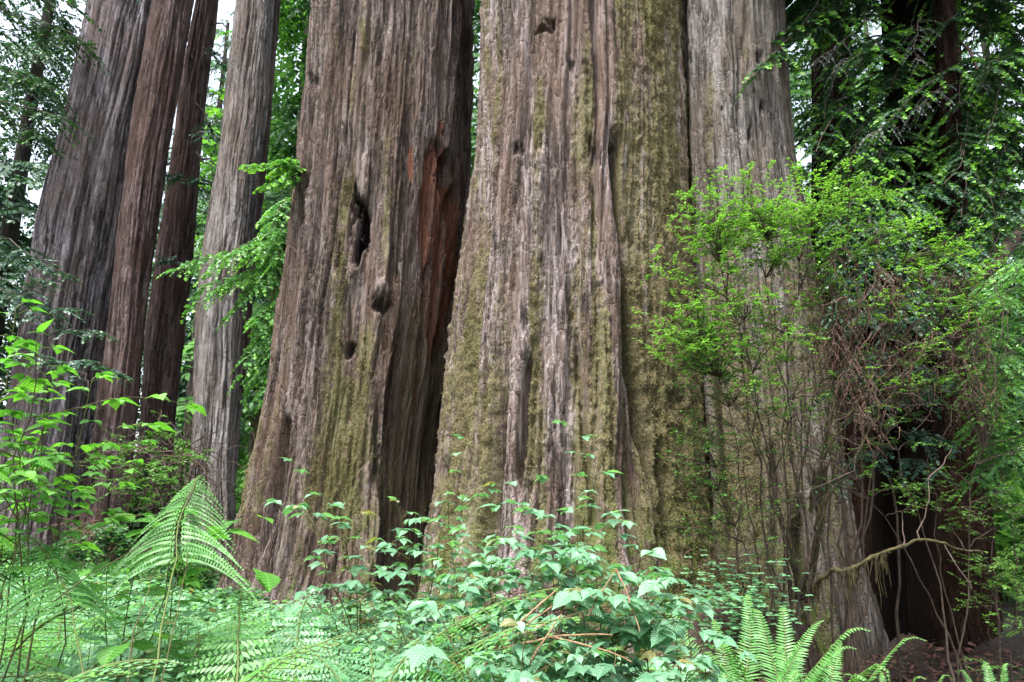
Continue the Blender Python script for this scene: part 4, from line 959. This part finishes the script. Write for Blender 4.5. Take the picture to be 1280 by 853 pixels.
tangle('tangle of bare mossy stems and pinkish dead twigs in front of hollow stump', (g0[0], 7.1, float(gz(g0[0], 7.1))),
       [((1005, 750, 7.1), (1030, 560, 6.8), .03), ((1030, 560, 6.8), (1085, 400, 6.4), .02), ((1085, 400, 6.4), (1100, 300, 6.5), .012), ((1012, 640, 6.9), (1060, 520, 6.5), .02), ((1060, 520, 6.5), (1140, 440, 6.3), .012), ((1015, 700, 6.9), (1070, 570, 6.4), .014),
        ((1070, 570, 6.4), (1150, 430, 6.3), .010), ((995, 750, 7), (965, 600, 6.7), .016), ((965, 600, 6.7), (940, 470, 6.5), .010), ((1000, 750, 7), (985, 640, 6.7), .02), ((1010, 745, 7), (1040, 480, 6.7), .018), ((1040, 480, 6.7), (1050, 380, 6.6), .010), ((950, 740, 7), (930, 560, 6.8), .01),
        ((1150, 440, 6.4), (1250, 400, 6.6), .010), ((1100, 380, 6.5), (1240, 440, 6.6), .008), ((1070, 330, 6.6), (1210, 350, 6.6), .008), ((1200, 330, 6.8), (1230, 440, 6.6), .008)], 911, n=120, r=.0045)
rng = np.random.default_rng(131)
tw = Buf()
b0 = P(1085, 440, 6.8)
for k in range(160):
    c = [(1045, 400), (1060, 460), (1075, 350), (1150, 480), (1085, 500), (1120, 380), (1200, 430), (1220, 480), (1130, 430), (1180, 370), (1100, 440)][k % 11]
    s = P(c[0] + rng.normal() * 22, c[1] + rng.normal() * 24, rng.uniform(6.1, 6.9)); tw.tube(curve(s, s + np.array([rng.normal() * .09, rng.normal() * .06, -rng.uniform(.06, .26)]), 5, 0, .12, rng), np.linspace(.006, .002, 5), 3)
df = thing('dead_foliage', 'brown dead hanging sprays caught in the twigs above the stump', 'dead foliage', b0)
obj('twigs', tw.data('twigs', M['needle_red'], b0), df)
for k in range(30):
    x1, y1 = [(1045, 420), (1060, 470), (1075, 370), (1150, 490), (1085, 510), (1120, 400), (1200, 440), (1220, 500), (1130, 440), (1180, 380)][k % 10]
    x1 += rng.normal() * 14; y1 += rng.normal() * 18; Yc = rng.uniform(6.3, 6.9)
    add_bough(df, b0, 'dead_spray', [(px_path((x1 + rng.normal() * 34, y1 - rng.uniform(28, 70), Yc + .2), (x1, y1, Yc), 9, -.06, .07, rng), {})], 'brown_spray', 980 + k, r0=.006, sub_len=.34, n_sub=14, strip=.042, tip=0, droop=.9, t0=.15, thick=.7, needle=NEEDLE, twig='deadtwig')
# mossy arched branch across the stump's mouth
tw = Buf(); pts = np.array([P(x, y, Y) for x, y, Y in [(1008, 752, 7.0), (1022, 728, 6.7), (1040, 712, 6.5), (1056, 714, 6.4), (1072, 708, 6.35), (1095, 694, 6.3), (1120, 686, 6.3), (1140, 677, 6.3), (1160, 675, 6.3), (1180, 680, 6.3), (1205, 688, 6.35), (1228, 690, 6.4)]])
tt = np.linspace(0, 11, 45); pp = np.stack([np.interp(tt, np.arange(12), pts[:, k]) for k in range(3)], -1); pp += rng.normal(size=pp.shape) * .005
b0 = pts[0]
tw.tube(pp, (.024 - .015 * np.linspace(0, 1, 45)) * rng.uniform(.65, 1.35, 45), 8)
t = thing('mossy_branch', 'arched mossy bare branch across the black mouth of the hollow stump', 'branch', b0)
obj('branch', tw.data('branch', M['mossy'], b0), t)
tw = Buf()
mc = rng.integers(3, 33, 9)
for k in range(420):
    s = pp[int(np.clip(mc[k % 9] + rng.normal() * 1.0, 0, 38))] + rng.normal(size=3) * .008; tw.tube(curve(s, s + np.array([rng.normal() * .02, rng.normal() * .02, -abs(rng.normal()) * (.02 + .07 * ((k % 9) % 3))]), 4, 0, .1, rng), np.linspace(.006, .002, 4), 3)
obj('hanging_moss', tw.data('hanging_moss', M['mossy'], b0), t)
tw = Buf()
for a, e in [((1180, 680, 6.3), (1215, 735, 6.2)), ((1150, 676, 6.3), (1160, 600, 6.4)), ((1160, 600, 6.4), (1190, 560, 6.4)), ((1205, 688, 6.3), (1190, 660, 6.2)), ((1130, 680, 6.3), (1128, 640, 6.3))]:
    tw.tube(curve(P(*a), P(*e), 8, .05, .06, rng), np.linspace(.008, .003, 8), 4)
obj('twigs', tw.data('twigs', M['deadtwig'], b0), t)
print('right side', time.time() - T0)

# ------------------------------------------------------------------ ferns
def frond(L, w, npair, seed, arch=1.0, two=True, tri=False, curl=0.0, width_pin=.0, a0=68, t0=None, dr=.25, fine=False):
    """a frond leaving the crown along +Y and rising, arching over; leaflets as one mesh, stalk as another"""
    rng = np.random.default_rng(seed)
    n = 22; s = np.linspace(0, 1, n)
    a0, a1 = R(a0), R(a0 - 100 * arch)
    ang = a0 + (a1 - a0) * s ** 1.3
    if curl: ang = ang - curl * np.clip(s - .86, 0, 1) / .14 * 2.6
    ds = L / (n - 1)
    y = np.concatenate([[0], np.cumsum(np.cos(ang[:-1]) * ds)]); z = np.concatenate([[0], np.cumsum(np.sin(ang[:-1]) * ds)])
    x = np.cumsum(rng.normal(size=n) * .004) * L
    path = np.stack([x, y, z], -1); tg = unit(np.gradient(path, axis=0))
    st = Buf(); st.tube(path, np.linspace(.0055, .0012, n) * (L / .9 + .3) * (.45 if fine else .8), 4)
    b = Buf()
    t = np.linspace(t0 if t0 else .30 if tri else .16, .985, npair)
    f = lambda tt, arr: np.stack([np.interp(tt, s, arr[:, k]) for k in range(3)], -1)
    pos = f(t, path); td = unit(f(t, tg)); side = np.array([1.0, 0, 0]); up = np.cross(side, td)
    prof = (1 - (t - t[0]) / (1 - t[0])) ** .85 if tri else np.sin(np.pi * np.clip((t - .1) / .92, 0, 1) ** .62) ** .85 * (1 - .15 * t)
    lp = w * np.maximum(prof, .05)
    for sg in (-1, 1):
        d = unit(td * .38 + side * sg * .95 - up * .12 + rng.normal(size=(npair, 3)) * .05)
        if not two:
            L_ = lp * rng.uniform(.92, 1.06, npair)
            b.inst(LANCE, pos, d, up + rng.normal(size=(npair, 3)) * .12, L_, rng.uniform(0, 1, npair), np.full(npair, .16 * w + .02) if not width_pin else np.full(npair, width_pin))
        else:
            PP, DD, UU, LL, RR = [], [], [], [], []
            for i in range(npair):
                k = max(3, int(lp[i] / (.012 if fine else .019 if tri else .0135)))
                q = np.linspace(.06, 1, k); droop = -dr * lp[i] * q ** 1.6
                pp = pos[i] + d[i] * (q * lp[i])[:, None] + np.array([0, 0, 1.0]) * droop[:, None]
                lat = unit(np.cross(d[i], up[i]))
                ln = lp[i] * (.26 if not tri else .11 if fine else .24) * (1 - q) ** .8 + .006
                rn = rng.uniform(0, .7) + rng.uniform(0, .3, k)
                for s2 in (-1, 1):
                    PP.append(pp); DD.append(np.broadcast_to(unit(lat * s2 + d[i] * .45), (k, 3))); UU.append(np.broadcast_to(up[i], (k, 3)) + rng.normal(size=(k, 3)) * .18); LL.append(ln); RR.append(rn)
                st.tube(np.stack([pos[i], pp[-1]]), [.0016, .0006], 3)
            c = np.concatenate
            b.inst(PINNULE, c(PP), c(DD), c(UU), c(LL), c(RR), np.full(len(c(LL)), .019 if fine else .036 if tri else .021))
    return b, st
KINDS = {}
def kind(name, specs, mat, stem='fstem', smooth=False):
    KINDS[name] = []
    for i, sp in enumerate(specs):
        b, st = frond(**sp); KINDS[name].append(b.data2('frond', M[mat], st, M[stem], smooth=smooth))
kind('lady', [dict(L=1.0, w=.17, npair=24, seed=i, arch=a) for i, a in enumerate((.75, 1.0, .9, 1.15))], 'fern')
kind('lady_lime', [dict(L=1.0, w=.17, npair=24, seed=10 + i, arch=a) for i, a in enumerate((.7, .95, 1.1))], 'fern_lime')
kind('sword', [dict(L=.85, w=.088, npair=58, seed=20 + i, arch=a, two=False, curl=c, width_pin=.066) for i, (a, c) in enumerate(((.16, 1.0), (.22, .8), (.28, .6), (.36, .3), (.2, 1.2)))], 'fern_lime')
kind('bracken', [dict(L=1.3, w=.40, npair=22, seed=30 + i, arch=a, tri=True) for i, a in enumerate((.85, 1.0, .8))], 'fern_lime')
kind('bracken_tall', [dict(L=2.25, w=.34, npair=26, seed=50 + i, arch=a, tri=True, a0=84, t0=.62, dr=.75, fine=True) for i, a in enumerate((.80, .88))], 'fern_lime')
kind('bracken_dull', [dict(L=1.3, w=.38, npair=22, seed=40 + i, arch=a, tri=True) for i, a in enumerate((.9, 1.05))], 'fern')
print('fern kinds', time.time() - T0)
def fern(kname, label, x, y, sc, n, seed, group=None, name='lady_fern', cat='fern', z=None, az0=None, spread=2 * math.pi, dz=0.0):
    rng = np.random.default_rng(seed)
    t = thing(name, label, cat, (x, y, float(gz(x, y)) + dz if z is None else z), rng.uniform(0, .6), group); t.scale = (sc, sc, sc)
    ks = KINDS[kname]
    for i in range(n):
        fr = ks[rng.integers(len(ks))]
        o = obj('frond', fr, t); o.rotation_euler = (rng.normal(0, .12), rng.normal(0, .18), (rng.uniform(0, 6.28) if az0 is None else az0) + spread * (i + rng.uniform(-.3, .3)) / n)
        k = rng.uniform(.75, 1.1); o.scale = (k, k, k)
    return t

# ------------------------------------------------------------------ broad-leaved canes
def leaflets(buf, st, node, out, size, rng, lime=0.0, three=True):
    """one compound leaf: a petiole and three leaflets"""
    out = unit(out); e = node + out * size * rng.uniform(.7, 1.1) + np.array([0, 0, rng.normal(.0, .15)]) * size
    st.tube(np.stack([node, (node + e) / 2 + np.array([0, 0, .08 * size]), e]), [.0022, .0017, .0012], 3)
    lat = unit(np.cross(out, [0, 0, 1.0])); up = np.array([0, 0, 1.0]) + rng.normal(size=3) * .20 + out * .22
    r = np.clip(rng.uniform(0, 1), 0, 1)
    if three:
        d = np.stack([out + [0, 0, -.30], out * .25 + lat + [0, 0, -.12], out * .25 - lat + [0, 0, -.12]]) + rng.normal(size=(3, 3)) * .10
        buf.inst(OVATE, np.stack([e, e, e]), d, up + rng.normal(size=(3, 3)) * .12, size * np.array([1.05, .78, .78]) * rng.uniform(.85, 1.15, 3), np.clip(r + rng.normal(size=3) * .12, 0, 1))
    else:
        buf.inst(OVATE, e[None], (out + np.array([0, 0, -.25]))[None], up[None], [size * 1.5], [r], [size * 1.7])
def cane(buf, st, tw, base, top, size, rng, nl=9, r0=.007, branches=4, low=.45, dirs=None, three=True):
    p = curve(base, top, 16, 0, .035, rng, bow=np.array([rng.normal() * .06, rng.normal() * .06, 0]))
    tw.tube(p, np.linspace(r0, r0 * .35, 16), 5)
    def nodes(path, n, lo, sz):
        for i in range(n):
            t = lo + (1 - lo) * (i + rng.uniform(.1, .9)) / n
            q = np.array([np.interp(t, np.linspace(0, 1, len(path)), path[:, k]) for k in range(3)])
            an = i * 2.4 + rng.uniform(-.5, .5); td = unit(path[-1] - path[0])
            out = np.array([math.cos(an), math.sin(an), .10]) + td * .35
            leaflets(buf, st, q, out, sz * rng.uniform(.75, 1.15), rng, three=three)
        leaflets(buf, st, path[-1], np.array([rng.normal(), rng.normal(), .2]) + unit(path[-1] - path[-2]) * .8, sz * .8, rng, three=three)
    nodes(p, nl, low, size)
    for k in range(branches):
        i = int(rng.uniform(low * .8, .92) * 15); an = rng.uniform(0, 6.28); L = np.linalg.norm(p[-1] - p[0]) * rng.uniform(.16, .34)
        e = p[i] + np.array([math.cos(an) * L, math.sin(an) * L, rng.uniform(.1, .5) * L])
        q = curve(p[i], e, 8, -.08, .05, rng); tw.tube(q, np.linspace(r0 * .45, r0 * .2, 8), 4)
        nodes(q, max(3, nl // 2), .25, size * .92)
def cane_plant(label, base_xy, tops, size, seed, mat='broad', stem='stem', group=None, name='salmonberry_shrub', cat='shrub', nl=9, branches=4, low=.45, r0=.0055, three=True, jit=.12):
    rng = np.random.default_rng(seed)
    x, y = base_xy; b0 = np.array([x, y, float(gz(x, y))]); t = thing(name, label, cat, b0, group=group)
    b, st, tw = Buf(), Buf(), Buf()
    for tp in tops:
        cane(b, st, tw, b0 + np.array([rng.normal() * jit, rng.normal() * jit, -.06]), np.asarray(tp), size, rng, nl, r0, branches, low, three=three)
    obj('canes', tw.data2('canes', M[stem], st, M['fstem'], b0), t)
    obj('foliage', b.data('foliage', M[mat], b0), t)
    return t
def X(px, Y, py=700): return float(P(px, py, Y)[0])

# prominent plants
cane_plant('tall sparse salmonberry cane with red stem before the left half of gashed redwood', (X(505, 4.3), 4.3), [P(372, 582, 3.9), P(425, 640, 4.1)], .085, 1001, nl=7, branches=2, low=.6)
cane_plant('salmonberry canes with level leaf tiers at the foot of gashed redwood', (X(455, 4.6), 4.6), [P(440, 632, 4.4), P(500, 640, 4.5), P(400, 690, 4.4), P(540, 655, 4.6)], .085, 1002, nl=9, branches=4, low=.55)
cane_plant('upright salmonberry cane reaching between the two biggest trunks', (X(545, 4.4), 4.4), [P(583, 556, 4.3), P(560, 625, 4.3), P(530, 680, 4.3)], .082, 1003, nl=8, branches=3, low=.55)
cane_plant('tallest salmonberry cane with broad top leaves before the mossy redwood', (X(735, 4.2), 4.2), [P(712, 532, 4.1), P(745, 580, 4.1)], .088, 1004, nl=9, branches=2, low=.45)
cane_plant('dense pale salmonberry shrub in front of the mossy redwood foot', (X(745, 4.0), 4.0), [P(690, 650, 3.9), P(760, 645, 3.8), P(800, 690, 3.8), P(720, 690, 3.6), P(660, 700, 3.7), P(775, 725, 3.6), P(700, 735, 3.5), P(830, 720, 3.9)], .098, 1005, nl=11, branches=6, low=.5)
cane_plant('pale salmonberry shrub left of the big dense one', (X(620, 4.2), 4.2), [P(590, 660, 4.1), P(640, 640, 4.1), P(625, 700, 3.9), P(570, 700, 4.0), P(650, 680, 4.0)], .092, 1006, nl=10, branches=5, low=.5)
cane_plant('small salmonberry plant with one drooping pale leaf beside the sword ferns', (X(868, 3.6), 3.6), [P(862, 775, 3.5), P(880, 800, 3.5), P(840, 770, 3.6)], .085, 1007, nl=6, branches=2, low=.5)
for i, (px, Y, tops, lb) in enumerate([
        (-30, 2.9, [(20, 385, 2.8), (45, 430, 2.7), (0, 420, 2.6), (55, 470, 2.8)], 'lime green leafy shrub climbing the left edge, tallest there'),
        (20, 3.2, [(60, 505, 3.0), (115, 475, 3.1), (20, 500, 2.9)], 'lime green shrub below it with twigs reaching over the reddish trunk'),
        (-10, 3.0, [(30, 570, 2.9), (70, 590, 3.0), (0, 560, 2.8)], 'lime green shrub at left edge with flat tiers of leaves')]):
    cane_plant(lb, (X(px, Y), Y), [P(*q) for q in tops], .080 if i == 0 else .072, 1010 + i, mat='broad_lime', nl=9, branches=(5, 4, 2)[i], low=.74, group='leafy shrubs at left edge')
cane_plant('leafy maple-like plant with big pale leaves beside the bracken frond', (X(190, 3.4), 3.4), [P(170, 668, 3.3), P(215, 650, 3.3), P(140, 690, 3.2), P(250, 660, 3.4)], .10, 1015, nl=5, branches=1, low=.75, three=False, name='thimbleberry_shrub', mat='broad_lime')

# bracken and sword ferns
def frond_at(kname, i, tip, Yb, base_px, label, seed, name='bracken_fern', sc=1.0, face=None, tilt=(0, 0), more=()):
    pass
bx = X(250, 3.5)
t = thing('bracken_fern', 'tall bright bracken fern with pointed frond rising before the left trunks', 'fern', (-1.26, 2.45, float(gz(-1.26, 2.45)) + .10))
for i, (az, k, pi) in enumerate([(.26, 1.0, 0), (.95, .90, 1)]):
    o = obj('frond', KINDS['bracken_tall'][pi], t); o.rotation_euler = (0, 0, az); o.scale = (k, k, k)
fern('bracken', 'bright bracken fern spreading wide below the pointed frond', X(215, 3.3), 3.4, 1.12, 4, 8, name='bracken_fern', az0=-.6, spread=4.5, dz=.0)
fern('bracken_dull', 'dull green bracken fern low beside the gashed redwood foot', X(330, 4.4), 4.6, 1.0, 5, 9, name='bracken_fern')
fern('sword', 'upright bright sword fern, left of the pair at lower right', X(925, 4.1, 840), 4.1, 1.32, 12, 11, name='sword_fern', dz=.02)
fern('sword', 'upright bright sword fern, right of the pair at lower right', X(990, 3.9, 840), 3.9, 1.28, 10, 12, name='sword_fern', dz=-.02)
fern('sword', 'small pale sword fern before the black mouth of the stump', X(1115, 4.4, 850), 4.4, .78, 8, 13, name='sword_fern')
fern('sword', 'pale sword fern cut by the lower right corner', X(1245, 4.3, 850), 4.3, .8, 9, 14, name='sword_fern')

# ------------------------------------------------------------------ the sea of ferns and leaves along the bottom
rng = np.random.default_rng(2024)
def zone(px):
    return ('at left edge' if px < 90 else 'below the slim leaning trunks' if px < 300 else 'below the gashed redwood' if px < 560 else 'below the mossy redwood' if px < 860 else 'before the silver grey redwood')
def skyline(px):
    return float(np.interp(px, [-60, 60, 150, 240, 330, 420, 500, 620, 740, 830, 870, 930, 1000], [655, 665, 690, 695, 735, 715, 715, 740, 785, 800, 810, 835, 850]))
def height_for(px, Y, py): return float(P(px, py, Y)[2])
k = 0
for row, (Y0, n) in enumerate([(5.9, 12), (5.2, 12), (4.5, 12), (3.9, 11), (3.3, 10), (2.8, 9)]):
    for i in range(n):
        px = -90 + (1000 if row < 3 else 960) * (i + rng.uniform(.1, .9)) / n
        Y = Y0 + rng.uniform(-.3, .3); x = X(px, Y); 
        if ((x - TREES['C'][1][0]) ** 2 + (Y - 9.3) ** 2) < 2.4 ** 2: continue
        z = float(gz(x, Y)); top = height_for(px, Y, skyline(px) + 22 * (5 - row) * .75 + rng.uniform(-8, 26)); h = top - z
        if h < .25: h = .3
        kd = rng.uniform()
        where = zone(px); dep = ('far back' if row < 2 else 'midway' if row < 4 else 'near front')
        if (kd < (.70 if row < 4 else .92) and px < 600) or kd < .16:
            sc = np.clip(h / .72, .5, 1.75)
            fern('lady' if rng.uniform() < .75 else 'lady_lime', f'feathery lady fern {where}, {dep}', x, Y, sc, int(rng.integers(6, 10)), 3000 + k, group=f'lady ferns {where}, {dep}')
        elif kd < .88:
            nt = int(rng.integers(3, 6)); tops = [(x + rng.normal() * .28, Y + rng.normal() * .2, z + h * rng.uniform(.7, 1.02)) for _ in range(nt)]
            cane_plant(f'leafy salmonberry plant {where}, {dep}', (x, Y), tops, rng.uniform(.075, .095), 3000 + k, group=f'salmonberry plants {where}, {dep}', nl=8, branches=4, low=.42)
        else:
            fern('bracken_dull', f'loose bracken fern {where}, {dep}', x, Y, np.clip(h / .85, .45, 1.4), 4, 3000 + k, group=f'bracken ferns {where}, {dep}', name='bracken_fern')
        k += 1
for i in range(15):
    px = -70 + 50 * i + rng.uniform(-14, 14); Y = rng.uniform(2.25, 2.95); x = X(px, Y); z = float(gz(x, Y))
    h = height_for(px, Y, float(np.interp(px, [-70, 100, 300, 620], [690, 715, 770, 800])) + rng.uniform(-12, 20)) - z
    fern('lady' if i % 4 else 'lady_lime', f'feathery lady fern {zone(px)}, closest row', x, Y, np.clip(h / .74, .5, 1.6), int(rng.integers(6, 9)), 5000 + i, group=f'lady ferns {zone(px)}, closest row')
print('plants', time.time() - T0)

# low cover that nobody could count
b, st = Buf(), Buf(); n = 70000
xx = rng.uniform(-9, 4.5, n); yy = 3.1 + 8.6 * rng.uniform(0, 1, n) ** 1.35; cl = noise(xx * 1.3, yy * 1.3, 0, 90)
keep = (cl > -.22) & ~((xx > 1.3) & (yy > 4.9)) & (np.abs(xx) < yy * .95); xx, yy, cl = xx[keep], yy[keep], cl[keep]; n = len(xx)
pxx = 640 + 853 * xx / yy
hmax = P(pxx, np.interp(pxx, [-60, 60, 150, 240, 330, 420, 500, 620, 740, 830, 870, 1000], [700, 700, 715, 730, 752, 745, 750, 790, 820, 830, 840, 870]), yy)[:, 2] - gz(xx, yy)
hmax = np.clip(hmax, .25, 1.15) * (.62 + .38 * sstep(-.2, .4, cl))
zz = gz(xx, yy) + hmax * rng.uniform(.08, 1, n) ** .6
pos = np.stack([xx, yy, zz], -1); an = rng.uniform(0, 6.28, n)
d = np.stack([np.cos(an), np.sin(an), rng.normal(-.12, .22, n)], -1)
b.inst(OVATE2, pos, d, np.array([0, 0, 1.0]) + rng.normal(size=(n, 3)) * .25, rng.uniform(.03, .07, n), rng.uniform(0, 1, n))
for i in rng.integers(0, n, 2600):
    g = np.array([xx[i] + rng.normal() * .05, yy[i] + rng.normal() * .05, float(gz(xx[i], yy[i]))]); st.tube(curve(g, pos[i], 4, 0, .03, rng), [.003, .0025, .002, .001], 3)
tag(obj('ground_cover', b.data2('ground_cover', M['fern'], st, M['fstem'])), 'low leafy ground cover under the ferns', 'ground cover', kind='stuff')
b = Buf(); n = 5000
xx = rng.uniform(.8, 5.5, n); yy = rng.uniform(5, 8.6, n)
pos = np.stack([xx, yy, gz(xx, yy) + rng.uniform(.0, .08, n)], -1); an = rng.uniform(0, 6.28, n)
b.inst(NEEDLE, pos, np.stack([np.cos(an), np.sin(an), rng.normal(0, .3, n)], -1), np.array([0, 0, 1.0]) + rng.normal(size=(n, 3)) * .4, rng.uniform(.05, .14, n), rng.uniform(0, 1, n))
tag(obj('leaf_litter', b.data('leaf_litter', M['needle_red'])), 'rust brown fallen needles at the foot of the silver grey trunk', 'leaf litter', kind='stuff')
# shaded clover-like sorrel at the foot of the silver grey trunk
b = Buf(); n = 420; c0 = P(915, 770, 6.4)
for i in range(n):
    px, py = rng.normal(915, 38), rng.normal(748, 26); q = P(px, py, rng.uniform(6.2, 7.0)); an = rng.uniform(0, 6.28)
    for j in range(3):
        a = an + j * 2.09; b.inst(ELL, q[None], np.array([[math.cos(a), math.sin(a), .05]]), np.array([[0, -.3, 1.0]]), [.04], [rng.uniform()], [.07])
tag(obj('sorrel', b.data('sorrel', M['fern'])), 'patch of small three-part sorrel leaves on the dark bank', 'ground cover', kind='stuff')
# bank of soil and litter they grow on
V, Q = blob(np.array([float(P(925, 760, 7.2)[0]), 7.25, float(P(925, 800, 7.2)[2]) - .25]), 1.0, 15, (.75, .45, .55), 60)
tag(obj('soil_bank', mesh_data('soil_bank', V, Q, None, M['litter'])), kind='structure')

# dry orange sticks lying across the mossy redwood's foot
tw = Buf(); b0 = P(600, 830, 3.3)
tw.tube(curve((b0[0] - .25, 3.3, float(gz(b0[0] - .25, 3.3)) - .05), P(612, 818, 3.3), 8, 0, .03, rng), np.linspace(.012, .009, 8), 6)
for a, e, r in [((612, 818, 3.3), (695, 738, 3.45), .008), ((620, 812, 3.3), (765, 794, 3.3), .007), ((625, 806, 3.3), (740, 762, 3.4), .006), ((690, 796, 3.3), (790, 828, 3.2), .006), ((658, 838, 3.2), (702, 768, 3.3), .0065), ((640, 800, 3.3), (690, 758, 3.4), .006), ((735, 770, 3.3), (770, 712, 3.35), .005), ((770, 712, 3.35), (800, 790, 3.2), .0045), ((618, 812, 3.3), (637, 842, 3.2), .0045)]:
    tw.tube(curve(P(*a), P(*e), 10, -.03, .025, rng), np.linspace(r, r * .5, 10), 6)
tag(obj('dry_branch', tw.data('dry_branch', M['orange'], b0), None, b0), 'dry orange forked branch lying before the mossy redwood foot', 'branch')
# rust coloured clumps of dead needles
for i, (px, py, Y, w, lb) in enumerate([(586, 622, 8.3, .2, 'rust brown clump of dead needles caught on the mossy redwood, upper one'), (584, 668, 8.2, .2, 'rust brown clump of dead needles caught on the mossy redwood, lower one'), (905, 712, 6.9, .30, 'rust brown dead needle clump in the dark notch by the silver grey trunk'),
                                        (665, 748, 6.6, .25, 'rust brown needle clump on the pale root of the mossy redwood'), (760, 770, 6.6, .35, 'rust brown dead sprays behind dry orange sticks'), (108, 660, 9, .22, 'pinkish dead spray beside the reddish trunk foot')]):
    tw = Buf(); c = P(px, py, Y)
    for k in range(90):
        s = c + rng.normal(size=3) * np.array([w * .5, w * .25, w * .35]); tw.tube(curve(s, s + np.array([rng.normal() * w * .5, -abs(rng.normal()) * w * .2, rng.normal() * w * .25 - w * .12]), 5, 0, .12, rng), np.linspace(.005, .002, 5), 3)
    tag(obj('dead_needle_clump', tw.data('dead_needle_clump', M['needle_red'], c), None, c), lb, 'dead needles')
# brush pile at left
g = P(225, 600, 11.5)
tangle('heap of dead brown branches below the slim brown trunk', (g[0], 11.5, float(gz(g[0], 11.5))),
       [((160 + 12 * k, 640 - 3 * k, 11.4), (190 + 9 * k, 540 + 6 * ((k * 3) % 5), 11.2), .018) for k in range(9)] + [((150, 600, 11.3), (270, 540, 11.4), .02), ((165, 560, 11.3), (262, 590, 11.2), .016), ((190, 530, 11.3), (280, 600, 11.2), .014)], 941, 'deadtwig', 110, name='brush_pile', r=.01)
# bare arching stalks in the left foreground
for i, (a, e, lb) in enumerate([((45, 770, 2.7), (215, 662, 3.0), 'long bare green stalk leaning right, upper of two'), ((0, 770, 2.7), (140, 690, 3.0), 'long bare green stalk leaning right, lower of two'), ((202, 850, 2.7), (235, 690, 3.0), 'upright bare green stalk in the fern sea'), ((165, 800, 2.7), (198, 700, 3.1), 'short dark stalk leaning in the fern sea')]):
    tw = Buf(); p0 = P(*a); p1 = P(*e); g_ = np.array([p0[0] - .15 * (p1[0] - p0[0]), p0[1], float(gz(p0[0], p0[1]))])
    tw.tube(np.concatenate([curve(g_, p0, 5)[:-1], curve(p0, p1, 12, -.03, .02, rng)]), np.linspace(.0036, .0014, 16), 5)
    tag(obj('plant_stalk', tw.data('plant_stalk', M['stem'], g_), None, g_), lb, 'stalk')
print('all', time.time() - T0)

# ------------------------------------------------------------------ every label singles out one thing
ORD = 'leftmost,second from left,third from left,fourth from left,fifth from left,sixth from left,seventh from left,eighth from left,ninth from left,tenth from left,eleventh from left,twelfth from left,thirteenth from left,fourteenth from left'.split(',')
fam = {}
for o in COL.objects:
    if o.parent is None and o.get('label'): fam.setdefault(o['label'], []).append(o)
def order(lb, os):
    os = sorted(os, key=lambda o: o.location.x / o.location.y)
    for i, o in enumerate(os): o['label'] = lb + ', ' + ('rightmost' if i == len(os) - 1 else ORD[i])
for lb, os in fam.items():
    if len(os) == 1: continue
    if len(os) <= 8: order(lb, os); continue
    os = sorted(os, key=lambda o: o.location.y); h = (len(os) + 1) // 2
    order(lb + ', nearer row', os[:h]); order(lb + ', farther row', os[h:])

# ------------------------------------------------------------------ light, camera
W = bpy.data.worlds.new('World'); S.world = W; W.use_nodes = True
wt = W.node_tree; bg = wt.nodes['Background']
sky = wt.nodes.new('ShaderNodeTexSky'); sky.sky_type = 'NISHITA'; sky.sun_disc = False
SUN_EL, SUN_AZ = R(66), R(215)
sky.sun_elevation = SUN_EL; sky.sun_rotation = SUN_AZ; sky.dust_density = 4.0; sky.air_density = 1.0; sky.ozone_density = 1.0
hs = wt.nodes.new('ShaderNodeHueSaturation'); hs.inputs['Saturation'].default_value = .48  # cloudy white sky
wt.links.new(sky.outputs[0], hs.inputs['Color']); wt.links.new(hs.outputs[0], bg.inputs[0]); bg.inputs[1].default_value = .10
sl = bpy.data.lights.new('sun', 'SUN'); sl.energy = 1.5; sl.angle = R(14); sl.color = (1, .975, .94)
so = bpy.data.objects.new('sun', sl); COL.objects.link(so)
from mathutils import Vector
sd = Vector((math.sin(SUN_AZ) * math.cos(SUN_EL), math.cos(SUN_AZ) * math.cos(SUN_EL), math.sin(SUN_EL)))
so.rotation_euler = sd.to_track_quat('Z', 'Y').to_euler(); so.location = (0, 0, 30)
cam = bpy.data.cameras.new('camera'); cam.lens = 36 * F / 1280; cam.sensor_width = 36; cam.clip_start = .05; cam.clip_end = 2000
co = bpy.data.objects.new('camera', cam); COL.objects.link(co); co.location = (0, 0, CAMZ); co.rotation_euler = (math.pi / 2 + PITCH, 0, 0)
S.camera = co
vs = S.view_settings; vs.view_transform = 'Standard'; vs.look = 'None'; vs.exposure = 2.7; vs.gamma = 1
cy_ = S.cycles
cy_.use_denoising = True; cy_.max_bounces = 5; cy_.diffuse_bounces = 2; cy_.glossy_bounces = 2; cy_.transmission_bounces = 4; cy_.transparent_max_bounces = 4
cy_.use_adaptive_sampling = True; cy_.adaptive_threshold = .015
print('script', time.time() - T0)
